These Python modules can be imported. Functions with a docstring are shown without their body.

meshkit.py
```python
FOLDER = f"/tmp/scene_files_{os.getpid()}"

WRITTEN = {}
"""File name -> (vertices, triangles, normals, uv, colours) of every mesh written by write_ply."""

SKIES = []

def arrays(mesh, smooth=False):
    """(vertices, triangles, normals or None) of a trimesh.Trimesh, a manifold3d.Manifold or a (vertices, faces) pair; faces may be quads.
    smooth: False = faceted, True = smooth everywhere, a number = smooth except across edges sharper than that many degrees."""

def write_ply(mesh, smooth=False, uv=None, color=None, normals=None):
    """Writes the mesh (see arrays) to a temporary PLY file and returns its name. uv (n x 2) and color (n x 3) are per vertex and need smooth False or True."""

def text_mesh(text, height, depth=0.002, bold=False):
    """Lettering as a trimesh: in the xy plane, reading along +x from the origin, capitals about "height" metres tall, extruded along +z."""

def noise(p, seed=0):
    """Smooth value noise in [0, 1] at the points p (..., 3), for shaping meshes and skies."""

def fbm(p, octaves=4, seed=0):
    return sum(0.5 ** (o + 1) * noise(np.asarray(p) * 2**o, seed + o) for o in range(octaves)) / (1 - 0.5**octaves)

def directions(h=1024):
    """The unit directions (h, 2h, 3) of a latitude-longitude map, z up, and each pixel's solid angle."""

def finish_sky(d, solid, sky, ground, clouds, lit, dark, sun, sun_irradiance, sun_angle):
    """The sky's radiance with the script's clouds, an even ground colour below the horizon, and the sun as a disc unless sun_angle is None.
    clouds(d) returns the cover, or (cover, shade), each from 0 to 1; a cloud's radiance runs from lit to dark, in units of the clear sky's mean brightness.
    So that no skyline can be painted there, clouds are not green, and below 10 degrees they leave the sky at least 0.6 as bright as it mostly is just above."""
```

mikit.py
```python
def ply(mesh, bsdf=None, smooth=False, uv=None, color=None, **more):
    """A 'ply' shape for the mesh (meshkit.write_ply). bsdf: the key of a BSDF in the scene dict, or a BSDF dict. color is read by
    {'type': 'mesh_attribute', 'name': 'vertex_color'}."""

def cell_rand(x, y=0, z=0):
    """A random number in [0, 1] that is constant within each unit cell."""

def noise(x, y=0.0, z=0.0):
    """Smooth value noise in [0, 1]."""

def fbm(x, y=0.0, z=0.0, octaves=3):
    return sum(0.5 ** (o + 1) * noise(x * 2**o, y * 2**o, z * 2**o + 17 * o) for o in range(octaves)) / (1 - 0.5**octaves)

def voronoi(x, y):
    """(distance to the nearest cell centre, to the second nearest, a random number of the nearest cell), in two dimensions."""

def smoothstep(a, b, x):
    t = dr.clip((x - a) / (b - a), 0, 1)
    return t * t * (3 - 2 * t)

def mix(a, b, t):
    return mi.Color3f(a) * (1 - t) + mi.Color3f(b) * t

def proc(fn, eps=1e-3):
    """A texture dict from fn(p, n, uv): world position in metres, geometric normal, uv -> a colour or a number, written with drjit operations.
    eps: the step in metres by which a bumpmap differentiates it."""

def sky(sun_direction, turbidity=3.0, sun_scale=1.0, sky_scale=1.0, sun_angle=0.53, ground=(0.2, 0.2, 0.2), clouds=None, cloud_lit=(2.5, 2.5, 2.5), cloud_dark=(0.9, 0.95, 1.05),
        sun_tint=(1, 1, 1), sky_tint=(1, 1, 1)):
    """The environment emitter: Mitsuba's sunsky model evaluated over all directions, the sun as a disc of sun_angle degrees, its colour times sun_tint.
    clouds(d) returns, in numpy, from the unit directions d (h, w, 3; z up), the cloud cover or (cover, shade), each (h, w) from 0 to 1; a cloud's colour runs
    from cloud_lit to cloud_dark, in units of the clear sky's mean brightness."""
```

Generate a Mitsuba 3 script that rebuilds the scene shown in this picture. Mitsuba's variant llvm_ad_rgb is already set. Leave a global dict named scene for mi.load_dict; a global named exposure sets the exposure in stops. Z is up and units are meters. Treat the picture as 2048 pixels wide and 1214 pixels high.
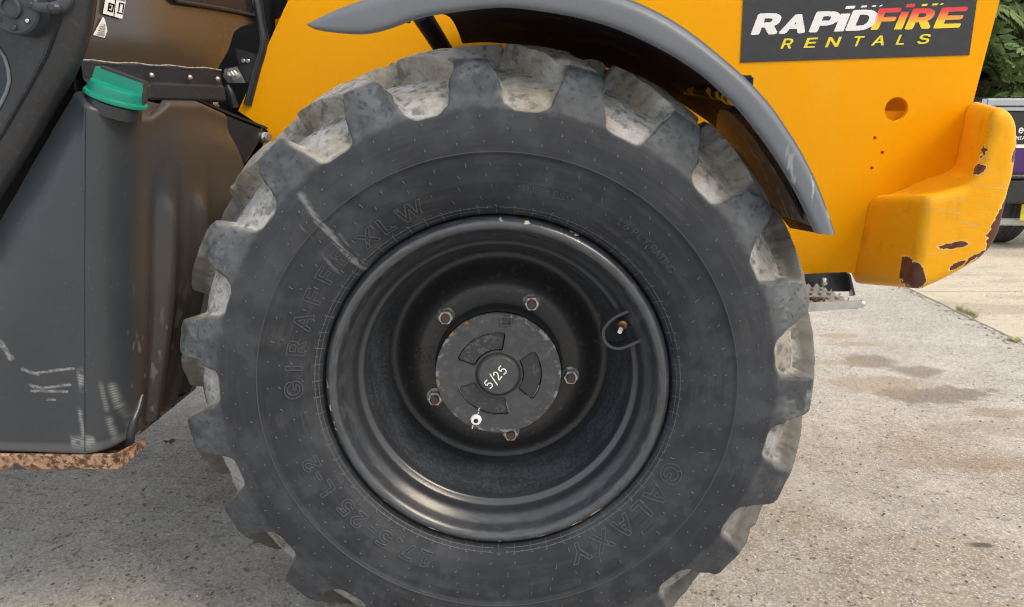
import math, random
import numpy as np
import trimesh, shapely
import shapely.geometry as sg
from shapely import affinity
import manifold3d as m3
import drjit as dr
import mitsuba as mi
import mikit, meshkit
from mikit import proc, voronoi, smoothstep, mix, cell_rand

rnd = random.Random(7)
rng = np.random.default_rng(7)
T = mi.ScalarTransform4f
scene, labels = {}, {}

# ------------------------------------------------------------------ camera, light, exposure
PITCH, CAM, F = math.radians(14.0), np.array([0.0301, -1.4306, 1.2059]), 1500.0
FW = np.array([0, math.cos(PITCH), -math.sin(PITCH)])
UP = np.array([0, math.sin(PITCH), math.cos(PITCH)])
scene['camera'] = {'type': 'perspective', 'fov': math.degrees(2 * math.atan(1024 / F)), 'fov_axis': 'x', 'near_clip': 0.05, 'far_clip': 400.0,
                   'to_world': T().look_at(origin=CAM.tolist(), target=(CAM + FW).tolist(), up=UP.tolist())}
scene['sky'] = mikit.sky([0.58, -0.36, 0.73], turbidity=3, sun_scale=0.38, sun_angle=28, clouds=lambda d: 1.0,
                         cloud_lit=(2.15, 2.28, 2.48), sun_tint=(0.98, 0.985, 1.0))
exposure = 2.25


def at(px, py, Y=None, Z=None, X=None):
    """The point of the place seen at a pixel of the photograph, on the plane Y=, Z= or X=."""
    r = FW + np.array([1.0, 0, 0]) * (px - 1024) / F - UP * (py - 607) / F
    t = (Y - CAM[1]) / r[1] if Y is not None else (Z - CAM[2]) / r[2] if Z is not None else (X - CAM[0]) / r[0]
    return CAM + t * r


# ------------------------------------------------------------------ helpers
def key(name):
    if name not in scene and not any(k.startswith(name + '__') for k in scene) and name not in used:
        used.add(name)
        return name
    i = 1
    while f'{name}_{i:03d}' in used:
        i += 1
    k = f'{name}_{i:03d}'
    used.add(k)
    return k


used = set()


def add(name, mesh, bsdf, smooth=35, **more):
    k = key(name)
    if isinstance(mesh, list):
        mesh = trimesh.util.concatenate(mesh)
    scene[k] = mikit.ply(mesh, bsdf, smooth=smooth, **more)
    return k


def add_n(name, v, f, n, bsdf, uv=None):
    k = key(name)
    u, inv = np.unique(f.ravel(), return_inverse=True)
    path = meshkit.write_ply((v[u], inv.reshape(-1, 3)), True, None if uv is None else uv[u], None, n[u])
    scene[k] = {'type': 'ply', 'filename': path, 'face_normals': False, 'bsdf': {'type': 'ref', 'id': bsdf}}
    return k


def man(m):
    a = m.to_mesh()
    return trimesh.Trimesh(a.vert_properties[:, :3], a.tri_verts, process=False)


def box(lo, hi, b=0.003):
    """A box with chamfered edges."""
    lo, hi = np.minimum(lo, hi), np.maximum(lo, hi)
    b = min(b, *(0.4 * (hi - lo)))
    pts = []
    for s in np.ndindex(2, 2, 2):
        c = np.where(s, hi, lo)
        sg_ = np.where(s, -1, 1) * b
        for k in range(3):
            d = sg_.copy()
            d[k] = 0
            pts.append(c + d)
    return trimesh.convex.convex_hull(np.array(pts))


def beam(p0, p1, w, h, b=0.002, up=(0, 0, 1)):
    p0, p1 = np.asarray(p0, float), np.asarray(p1, float)
    d = p1 - p0
    L = np.linalg.norm(d)
    x = d / L
    y = np.cross(up, x)
    y /= np.linalg.norm(y)
    z = np.cross(x, y)
    m = box([0, -w / 2, -h / 2], [L, w / 2, h / 2], b)
    M = np.eye(4)
    M[:3, 0], M[:3, 1], M[:3, 2], M[:3, 3] = x, y, z, p0
    m.apply_transform(M)
    return m


def frame(axis):
    z = np.asarray(axis, float)
    z = z / np.linalg.norm(z)
    x = np.cross([0, 0, 1] if abs(z[2]) < .9 else [1, 0, 0], z)
    x /= np.linalg.norm(x)
    return x, np.cross(z, x), z


def lathe(prof, base, axis, n=48, a0=0.0, a1=2 * math.pi):
    """prof: (radius, distance along axis) pairs turned about the axis through base."""
    prof = np.asarray(prof, float)
    x, y, z = frame(axis)
    closed = abs(a1 - a0 - 2 * math.pi) < 1e-6
    a = np.linspace(a0, a1, n, endpoint=not closed)
    v = (np.asarray(base) + prof[None, :, :1] * (np.cos(a)[:, None, None] * x + np.sin(a)[:, None, None] * y) + prof[None, :, 1:] * z)
    m = len(prof)
    f = []
    for i in range(n if closed else n - 1):
        j = (i + 1) % n
        for k in range(m - 1):
            f += [[i * m + k, j * m + k, j * m + k + 1], [i * m + k, j * m + k + 1, i * m + k + 1]]
    t = trimesh.Trimesh(v.reshape(-1, 3), f, process=False)
    t.update_faces(t.nondegenerate_faces())
    return t


def cyl(p0, p1, r, c=0.0015, n=28, r1=None):
    p0, p1 = np.asarray(p0, float), np.asarray(p1, float)
    L = np.linalg.norm(p1 - p0)
    r1 = r if r1 is None else r1
    c = min(c, .3 * L, .4 * r)
    return lathe([(0, 0), (r - c, 0), (r, c), (r1, L - c), (r1 - c, L), (0, L)], p0, p1 - p0, n)


def hexnut(p, axis, r, h, c=0.0015):
    return lathe([(0, 0), (r, 0), (r, h - c), (r - c, h), (0, h)], p, axis, 6)


def spline(pts, n):
    """Catmull-Rom through the points."""
    p = np.asarray(pts, float)
    p = np.vstack([2 * p[0] - p[1], p, 2 * p[-1] - p[-2]])
    seg = len(p) - 3
    out = []
    for u in np.linspace(0, seg, n):
        i = min(int(u), seg - 1)
        t = u - i
        a, b, c, d = p[i:i + 4]
        out.append(.5 * (2 * b + (c - a) * t + (2 * a - 5 * b + 4 * c - d) * t * t + (3 * b - a - 3 * c + d) * t ** 3))
    return np.array(out)


def tube(path, r, n=16, flat=1.0):
    path = np.asarray(path, float)
    r = np.broadcast_to(r, len(path))
    tang = np.gradient(path, axis=0)
    tang /= np.linalg.norm(tang, axis=1, keepdims=True)
    ref = np.array([0, 1.0, 0]) if abs(tang[:, 1]).max() < .9 else np.array([0, 0, 1.0])
    v = []
    for p, t, q in zip(path, tang, r):
        x = np.cross(t, ref)
        x /= np.linalg.norm(x)
        y = np.cross(t, x)
        a = np.arange(n) * 2 * np.pi / n
        v.append(p + q * (np.cos(a)[:, None] * x + flat * np.sin(a)[:, None] * y))
    m = len(path)
    v = np.vstack(v + [path[:1], path[-1:]])
    f = []
    for i in range(m - 1):
        for k in range(n):
            a, b = i * n + k, i * n + (k + 1) % n
            f += [[a, b, b + n], [a, b + n, a + n]]
    for k in range(n):
        f += [[m * n, (k + 1) % n, k], [m * n + 1, (m - 1) * n + k, (m - 1) * n + (k + 1) % n]]
    t = trimesh.Trimesh(v, f, process=False)
    t.fix_normals()
    return t


def polys(g):
    return [p for p in getattr(g, 'geoms', [g]) if p.geom_type == 'Polygon' and p.area > 1e-9]


def prism(poly, y0, y1, b=0.0, steps=3):
    """A polygon in x, z carried from y0 (towards the camera) to y1, its front edge rounded by b."""
    out = []
    if b <= 0:
        layers = [(poly, y0, y1)]
    else:
        layers = [(poly, y0 + b, y1)]
        for k in range(steps):
            a0, a1 = k / steps * math.pi / 2, (k + .5) / steps * math.pi / 2
            layers.append((poly.buffer(-b * (1 - math.cos(a1))), y0 + b - b * math.sin((k + 1) / steps * math.pi / 2), y0 + b - b * math.sin(a0)))
    for g, a, c in layers:
        for p in polys(g):
            m = trimesh.creation.extrude_polygon(p, c - a, engine='earcut')
            v = m.vertices
            m.vertices = np.stack([v[:, 0], c - v[:, 2], v[:, 1]], 1)
            m.fix_normals()
            out.append(m)
    return trimesh.util.concatenate(out)


def pxpoly(pts, Y):
    return sg.Polygon([tuple(at(*p, Y=Y)[[0, 2]]) for p in pts])


def grid_mesh(P, flip=False, closed_u=False):
    """P (a, b, 3) -> a sheet."""
    a, b = P.shape[:2]
    i, j = np.meshgrid(np.arange(a if closed_u else a - 1), np.arange(b - 1), indexing='ij')
    i2 = (i + 1) % a
    q = np.stack([i * b + j, i2 * b + j, i2 * b + j + 1, i * b + j + 1], -1).reshape(-1, 4)
    f = np.vstack([q[:, [0, 1, 2]], q[:, [0, 2, 3]]])
    if flip:
        f = f[:, ::-1]
    return trimesh.Trimesh(P.reshape(-1, 3), f, process=False)


def text_poly(text, height, bold=False, grow=0.0, shear=0.0, sx=1.0):
    m = meshkit.text_mesh(text, height, 0.002, bold)
    tri = m.vertices[m.faces][m.face_normals[:, 2] > .9][:, :, :2]
    g = shapely.union_all([sg.Polygon(t) for t in tri]).buffer(1e-5)
    if grow:
        g = g.buffer(grow, join_style=2)
    g = affinity.affine_transform(g, [sx, shear, 0, 1, 0, 0])
    return affinity.translate(g, -g.bounds[0], 0)


def V(*c):
    return {'type': 'rgb', 'value': [float(x) for x in c]}


def pbr(name, color, rough, metal=0.0, spec=0.5, bump=None, scale=1.0, **more):
    col = color if isinstance(color, dict) else V(*color)
    b = {'type': 'principled', 'base_color': col, 'roughness': rough, 'metallic': metal, 'specular': spec, **more}
    if bump is not None:
        b = {'type': 'bumpmap', 'arbitrary': bump, 'scale': scale, 'bsdf': b}
    scene[name] = {'type': 'twosided', 'bsdf': b}
    return name


# ------------------------------------------------------------------ materials
def turn3(x, y, z):
    return (.36 * x + .48 * y - .80 * z, -.80 * x + .60 * y, .48 * x + .64 * y + .60 * z)


def noise(x, y=0.0, z=0.0):
    return mikit.noise(*turn3(mi.Float(x), mi.Float(y), mi.Float(z)))


def fbm(x, y=0.0, z=0.0, octaves=3):
    """Layered noise, each layer turned against the last so that no grid shows."""
    p, out, a, tot = (mi.Float(x), mi.Float(y), mi.Float(z)), 0, .5, 0
    for o in range(octaves):
        p = turn3(*p)
        out, tot = out + a * mikit.noise(p[0] + 13.7 * o, p[1] + 5.1 * o, p[2]), tot + a
        p, a = tuple(2.03 * v for v in p), a * .5
    return out / tot


def sstep(a, b, x):
    return smoothstep(a, b, x)


def seg_d(x, z, a, b):
    """Distance in x, z to a segment."""
    dx, dz = b[0] - a[0], b[1] - a[1]
    t = dr.clip(((x - a[0]) * dx + (z - a[1]) * dz) / (dx * dx + dz * dz), 0, 1)
    return dr.sqrt(dr.square(x - a[0] - t * dx) + dr.square(z - a[1] - t * dz))


ZC = 0.655


def rubber_col(p, n, uv):
    x, z = p.x, p.z - ZC
    r = dr.sqrt(x * x + z * z)
    big = fbm(x * 5, z * 5, p.y * 5, 3)
    fine = fbm(x * 60, z * 60, p.y * 60, 3)
    med = fbm(x * 22 + 4, z * 22, p.y * 22, 4)
    base = mix((.0165, .0200, .0265), (.029, .0340, .0425), sstep(.3, .7, .6 * big + .4 * med))
    base = mix(base, base * 1.22 + mi.Color3f(.006, .005, .004), sstep(.484, .489, r) * sstep(-.7, .2, z))
    # wiping marks along the sidewall and pale rain-washed dust
    arc = fbm(r * 120, dr.atan2(x, z) * 5, 0.0, 3)
    base = mix(base, (.075, .078, .082), sstep(.55, .8, arc) * .14)
    lug = sstep(.565, .60, r)
    splat = sstep(.44, .58, med) * sstep(.3, .55, big)
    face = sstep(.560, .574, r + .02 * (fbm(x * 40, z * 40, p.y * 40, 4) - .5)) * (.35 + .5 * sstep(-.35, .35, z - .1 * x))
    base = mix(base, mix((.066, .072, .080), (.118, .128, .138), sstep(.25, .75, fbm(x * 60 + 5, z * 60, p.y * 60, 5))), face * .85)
    blot = sstep(.45, .62, fbm(x * 70 + 2, z * 70, p.y * 70, 4))
    base = mix(base, (.165, .178, .188), splat * (.55 + .45 * blot) * (.10 + .85 * lug * sstep(-.5, .35, z + .25 * x)))
    vd = voronoi(x * 75 + 2 * noise(x * 40, z * 40), z * 75 + 2 * noise(z * 40, x * 40))
    drops = sstep(.30, .22, vd[0] / (.35 + .9 * vd[2])) * sstep(.55, .6, vd[2])
    base = mix(base, (.035, .038, .044), drops * lug * .55)
    smear = sstep(.56, .72, fbm(x * 11 + 3, z * 11, 0.0, 4)) * sstep(.4, .65, fbm(r * 260, dr.atan2(x, z) * 9, 0.0, 3))
    base = mix(base, (.085, .082, .077), smear * .25)
    # pale scuff running in from the tread to the X of the lettering
    d = seg_d(x, p.z, (-.372, 1.06), (-.268, .905))
    scr = sstep(.010, .0, d + .012 * (fbm(x * 90, z * 90) - .5)) * sstep(.35, .6, fbm((x + z) * 150, (x - z) * 15))
    d2 = dr.minimum(seg_d(x, p.z, (-.385, 1.02), (-.315, .905)), seg_d(x, p.z, (-.305, .985), (-.225, .865)))
    scr = dr.maximum(scr, .45 * sstep(.005, .0, d2 + .010 * (fbm(x * 90 + 4, z * 90) - .5)) * sstep(.4, .65, fbm((x + z) * 120, (x - z) * 20, 3.0)))
    base = mix(base, (.35, .36, .36), scr * .5)
    tan = mix((.33, .30, .245), (.43, .43, .42), sstep(.3, .7, fbm(x * 14, z * 14, p.y * 14, 3)))
    tan = mix(tan, (.11, .115, .12), sstep(.50, .66, .4 * fbm(x * 24, z * 24, p.y * 24, 3) + .6 * fbm(x * 80, z * 80, p.y * 80, 5)) * .75)
    tan = mix(tan, (.13, .132, .13), sstep(.24, .30, p.y) * .8)  # far half: thinner mud, with its shadow darkened into the colour
    streak = fbm(r * 210, dr.atan2(x, z) * 22, p.y * 150, 3)
    grain = fbm(x * 240, z * 240, p.y * 240, 2)
    tan = tan * (.45 + .45 * fine + .35 * streak + .35 * grain)
    wall = sstep(.12, .5, uv.y) * (1 - .8 * sstep(.25, .55, z))
    tan = tan * (1 - wall) + mix((.12, .108, .088), (.22, .205, .175), fbm(x * 50, z * 50, p.y * 50, 5)) * wall
    # less mud colour low down
    w = dr.clip(uv.x, 0, 1) * sstep(.32, .62, med * .5 + uv.x * .5) * (0.50 + .50 * sstep(-.45, .35, z - .1 * x))
    return mix(base, tan, w)


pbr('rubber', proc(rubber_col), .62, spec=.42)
pbr('rubber_plain', (.05, .053, .06), .55, spec=.45)
pbr('rubber_raised', (.060, .065, .073), .45, spec=.5)
pbr('hair_rubber', (.105, .112, .12), .45, spec=.5)


def rim_col(p, n, uv):
    x, z = p.x, p.z - ZC
    r = dr.sqrt(x * x + z * z)
    ang = dr.atan2(x, z)
    c = mix((.020, .023, .028), (.032, .036, .043), fbm(x * 30, p.y * 30, z * 30, 4))
    dust = sstep(.45, .8, fbm(ang * 14, r * 240, p.y * 60, 3)) * sstep(.1, .05, p.y)
    c = mix(c, (.08, .095, .11), .45 * dust)
    c = mix(c, (.075, .088, .105), sstep(.35, .8, .5 * fbm(ang * 5, p.y * 60, r * 30, 4) + .5 * fbm(ang * 60, p.y * 200, r * 100, 3)) * sstep(.11, .15, p.y) * sstep(.255, .262, r) * .6)
    c = mix(c, (.12, .135, .155), sstep(.334, .338, r) * sstep(.353, .349, r) * sstep(.2, .7, fbm(ang * 12, r * 120, 0.0, 3)) * .22)  # lip lightened in the colour to stand for its highlight
    chip = sstep(.65, .68, fbm(ang * 16, r * 110, 0.0, 4)) * sstep(.349, .352, r)
    where = sstep(.5, .62, noise(ang * 2.2 + 3.0, 1.0))
    c = mix(c, (.55, .50, .36), chip * where)
    return c


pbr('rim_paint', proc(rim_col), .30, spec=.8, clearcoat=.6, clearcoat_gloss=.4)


def disc_col(p, n, uv):
    x, z = p.x, p.z - ZC
    c = mix((.020, .021, .022), (.032, .032, .031), fbm(x * 12, z * 12, 0.0, 4))
    return mix(c, (.07, .075, .08), sstep(.62, .8, fbm(x * 90, z * 90, 0.0, 3)) * .5)


pbr('disc_paint', proc(disc_col), .38, spec=.5)


def hub_col(p, n, uv):
    x, z = p.x, p.z - ZC
    c = mix((.046, .050, .055), (.066, .071, .076), fbm(x * 26, z * 26, 0.0, 4))
    worn = sstep(.54, .6, fbm(x * 55 + 9, z * 55, 0.0, 4))
    c = mix(c, (.15, .155, .16), worn * .15)
    r = dr.sqrt(x * x + z * z)
    c = mix(c, (.17, .175, .18), sstep(.55, .70, fbm(x * 120, z * 120, 3.0, 5)) * sstep(.105, .132, r) * .5)
    r = dr.sqrt(x * x + z * z)
    c = mix(c, (.28, .17, .07), sstep(.58, .66, fbm(x * 40, z * 40 + 7, 0.0, 3)) * sstep(.126, .134, r) * sstep(.0, -.05, x) * .8)
    c = mix(c, (.30, .30, .29), sstep(.58, .66, fbm(x * 60, z * 60 + 3, 0.0, 3)) * sstep(.128, .135, r) * .7)
    return c


pbr('hub_paint', proc(hub_col), .45, spec=.5)
pbr('hub_dark', (.022, .024, .027), .5)
pbr('hub_recess', proc(lambda p, n, uv: mix((.036, .039, .043), (.095, .10, .105), sstep(.50, .64, fbm(p.x * 150, p.z * 150, 0.0, 4)) * sstep(.42, .62, fbm(p.x * 18, p.z * 18, 2.0, 2)) * .8)), .5)  # sector floors darkened in colour so the recesses read as shaded


def steel_col(p, n, uv):
    return mix((.58, .57, .55), (.30, .27, .23), sstep(.45, .75, fbm(p.x * 160, p.y * 160, p.z * 160, 3)))


pbr('steel', proc(steel_col), .38, metal=.85)
pbr('bright_steel', (.62, .62, .61), .3, metal=.9)
pbr('rusty_steel', (.115, .075, .06), .6, metal=.3)
pbr('brass', (.45, .30, .16), .35, metal=.9)
pbr('white_paint', (.84, .84, .82), .5)
pbr('yellow_mark', (.80, .66, .03), .5)


def fender_col(p, n, uv):
    c = mix((.132, .147, .168), (.165, .180, .202), fbm(p.x * 9, p.z * 9, p.y * 9, 3))
    speck = sstep(.66, .72, fbm(p.x * 120, p.z * 120, p.y * 120, 2))
    c = mix(c, (.14, .15, .16), speck * .12)
    scuff = sstep(.60, .68, fbm(p.x * 70, p.z * 18, p.y * 50, 4)) * sstep(1.22, 1.05, p.z)
    return mix(c, (.42, .45, .47), scuff * .7)


pbr('fender_plastic', proc(fender_col), .42, spec=.5)


def liner_col(p, n, uv):
    mud = sstep(.55, .68, fbm(p.x * 16, p.y * 16, p.z * 16, 4))
    return mix((.007, .012, .024), (.05, .038, .026), mud * .45)


pbr('stay_paint', proc(lambda p, n, uv: mix((.012, .012, .014), (.50, .24, .01), sstep(.52, .6, fbm(p.x * 30, p.y * 30, p.z * 30, 3)))), .45, spec=.3)
pbr('fender_liner', proc(liner_col), .55, spec=.1)


def yellow_col(p, n, uv):
    c = mix((.88, .385, .001), (.92, .405, .002), fbm(p.x * 2.2, p.z * 2.2, p.y * 2.2, 3))
    streak = sstep(.5, .8, fbm(p.x * 16, p.z * 1.1, 3.0, 3)) * sstep(.55, .8, p.x)
    c = mix(c, (.86, .43, .03), streak * .5)
    return c


def yellow_bump(p, n, uv):
    return fbm(p.x * 5, p.z * 5, p.y * 5, 2) * 0.0012 + noise(p.x * 130, p.z * 130, p.y * 130) * .00004


pbr('yellow_paint', proc(yellow_col), .36, spec=.12, bump=proc(yellow_bump, 2e-3))
CHIPS = []  # (centre x, centre z, half width, half height, turn) on the counterweight's face


def cw_col(p, n, uv):
    c = mix((.86, .385, .003), (.88, .42, .02), fbm(p.x * 5, p.z * 5, p.y * 5, 3))
    c = mix(c, (.60, .28, .01), sstep(.6, .75, fbm(p.x * 20, p.z * 9, p.y * 20, 4)) * .35)
    # scratches
    c = mix(c, (.66, .40, .12), sstep(.68, .73, fbm(p.x * 25 + p.z * 40, p.z * 140, p.y * 30, 3)) * .5)
    wob = .85 * (fbm(p.x * 55, p.z * 55, p.y * 55, 4) - .5) + .35 * (noise(p.x * 170, p.z * 170, p.y * 170) - .5)
    m, edge = mi.Float(0), mi.Float(0)
    for (cx, cz, hw, hh, a, y0, y1) in CHIPS:
        ca, sa = math.cos(a), math.sin(a)
        dx, dz = p.x - cx, p.z - cz
        u, v = (dx * ca + dz * sa) / hw, (dz * ca - dx * sa) / hh
        d = dr.sqrt(u * u + v * v) + wob * 1.1
        ok = dr.select((p.y > y0) & (p.y < y1), 1.0, 0.0)
        m = dr.maximum(m, sstep(1.03, .97, d) * ok)
        edge = dr.maximum(edge, sstep(1.2, 1.08, d) * ok)
    c = mix(c, (.80, .68, .42), edge * .55)
    rust = mix((.075, .030, .020), (.17, .075, .05), fbm(p.x * 80, p.z * 80, p.y * 80, 3))
    return mix(c, rust, m)


pbr('counterweight_paint', proc(cw_col), .36, spec=.2, bump=proc(lambda p, n, uv: fbm(p.x * 22, p.z * 22, p.y * 22, 3) * .0022, 2e-3))


def tank_bump(p, n, uv):
    return noise(p.x * 260, p.z * 260, p.y * 260) * .00022 + fbm(p.x * 8, p.z * 8, p.y * 8, 2) * .0022


def tank_col(p, n, uv):
    c = mix((.029, .035, .043), (.045, .052, .062), fbm(p.x * 5, p.z * 5, p.y * 5, 4))
    c = mix(c, (.075, .054, .036), sstep(.03, .10, p.y) * sstep(.25, .6, fbm(p.x * 6, p.y * 6, p.z * 2.5, 3)) * .75)  # brown reflection of the yellow plates tinted into the side
    front = sstep(.075, .05, p.y)
    mk = mi.Float(0)
    for a, b, w in TANK_MARKS:
        d = seg_d(p.x, p.z, a, b)
        mk = dr.maximum(mk, sstep(w, .3 * w, d + .7 * w * (fbm(p.x * 130, p.z * 130, 0.0, 3) - .5)))
    c = mix(c, (.27, .28, .29), mk * front * (.35 + .5 * sstep(.4, .6, fbm(p.x * 160, p.z * 160, 0.0, 2))))
    rubm = mi.Float(0)
    for x0, x1, z0, z1 in TANK_RUBS:
        inside = sstep(x0 - .004, x0 + .004, p.x) * sstep(x1 + .004, x1 - .004, p.x) * sstep(z0 - .008, z0 + .008, p.z) * sstep(z1 + .008, z1 - .008, p.z)
        rubm = dr.maximum(rubm, inside)
    comb = .5 + .5 * dr.sin((p.z + .25 * p.x) * 1050)
    c = mix(c, (.27, .28, .285), rubm * front * (.45 + .55 * comb) * sstep(.15, .5, fbm(p.x * 60, p.z * 60, 0.0, 3)))
    c = mix(c, (.20, .205, .21), sstep(.62, .70, fbm(p.x * 55, p.y * 55, p.z * 16, 4)) * sstep(.95, .6, p.z) * sstep(.0, .06, p.y) * .7)
    c = mix(c, (.13, .135, .14), sstep(.55, .535, p.z) * .0 + sstep(.567, .557, p.z) * front * .5)
    c = mix(c, (.11, .10, .09), sstep(.72, .80, fbm(p.x * 120, p.y * 120, p.z * 120, 3)) * .25)
    return c


TANK_MARKS, TANK_RUBS = [], []
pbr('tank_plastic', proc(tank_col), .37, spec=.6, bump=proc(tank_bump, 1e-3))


def black_col(p, n, uv):
    c = mix((.017, .019, .023), (.032, .035, .041), fbm(p.x * 9, p.y * 9, p.z * 9, 3))
    return mix(c, (.10, .10, .10), sstep(.60, .74, fbm(p.x * 90, p.y * 90, p.z * 130, 4)) * .14)


pbr('black_plastic', proc(black_col), .30, spec=.55)


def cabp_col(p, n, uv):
    c = mix((.038, .027, .018), (.055, .038, .023), fbm(p.x * 7, p.y * 7, p.z * 7, 4))  # brown base carries part of the reflected yellow
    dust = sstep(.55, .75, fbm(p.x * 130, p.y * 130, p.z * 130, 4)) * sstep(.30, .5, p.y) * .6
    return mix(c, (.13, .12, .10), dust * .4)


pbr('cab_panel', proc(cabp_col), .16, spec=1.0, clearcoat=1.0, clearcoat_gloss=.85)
pbr('black_gap', (.008, .009, .012), .7, spec=.3)
pbr('dark_glass', (.010, .014, .020), .08, spec=.6)
pbr('green_plastic', (.004, .235, .16), .34, spec=.5)
pbr('sign_film', proc(lambda p, n, uv: mix((.030, .031, .034), (.042, .043, .047), fbm(p.x * 30, p.z * 30, 0.0, 3))), .42, spec=.5,
    bump=proc(lambda p, n, uv: fbm(p.x * 60, p.z * 110, 0.0, 3) * .0006, 1e-3))


def fire_col(p, n, uv):
    t = sstep(SIGN_Z[0], SIGN_Z[1], p.z - .03 * (p.x - .9))
    low = mix((.88, .66, .03), (.86, .30, .05), sstep(0.0, .5, t))
    return mix(low, (.74, .045, .06), sstep(.45, .95, t))


SIGN_Z = [1.40, 1.45]
pbr('fire_print', proc(fire_col), .45)


def rust_col(p, n, uv):
    a = fbm(p.x * 110, p.y * 110, p.z * 110, 4)
    c = mix((.10, .052, .036), (.36, .225, .145), sstep(.36, .64, a))
    c = mix(c, (.52, .36, .18), sstep(.58, .68, fbm(p.x * 240, p.y * 240, p.z * 240, 3)) * .6)
    return mix(c, (.055, .05, .05), sstep(.58, .66, fbm(p.x * 40 + 5, p.y * 40, p.z * 40, 4)) * .8)


pbr('rust', proc(rust_col), .75, spec=.3, bump=proc(lambda p, n, uv: fbm(p.x * 120, p.y * 120, p.z * 120, 3) * .0016, 8e-4))
pbr('galvanised', proc(lambda p, n, uv: mix((.40, .40, .385), (.58, .57, .545), fbm(p.x * 70, p.y * 70, p.z * 70, 3))), .5, metal=.45)


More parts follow.
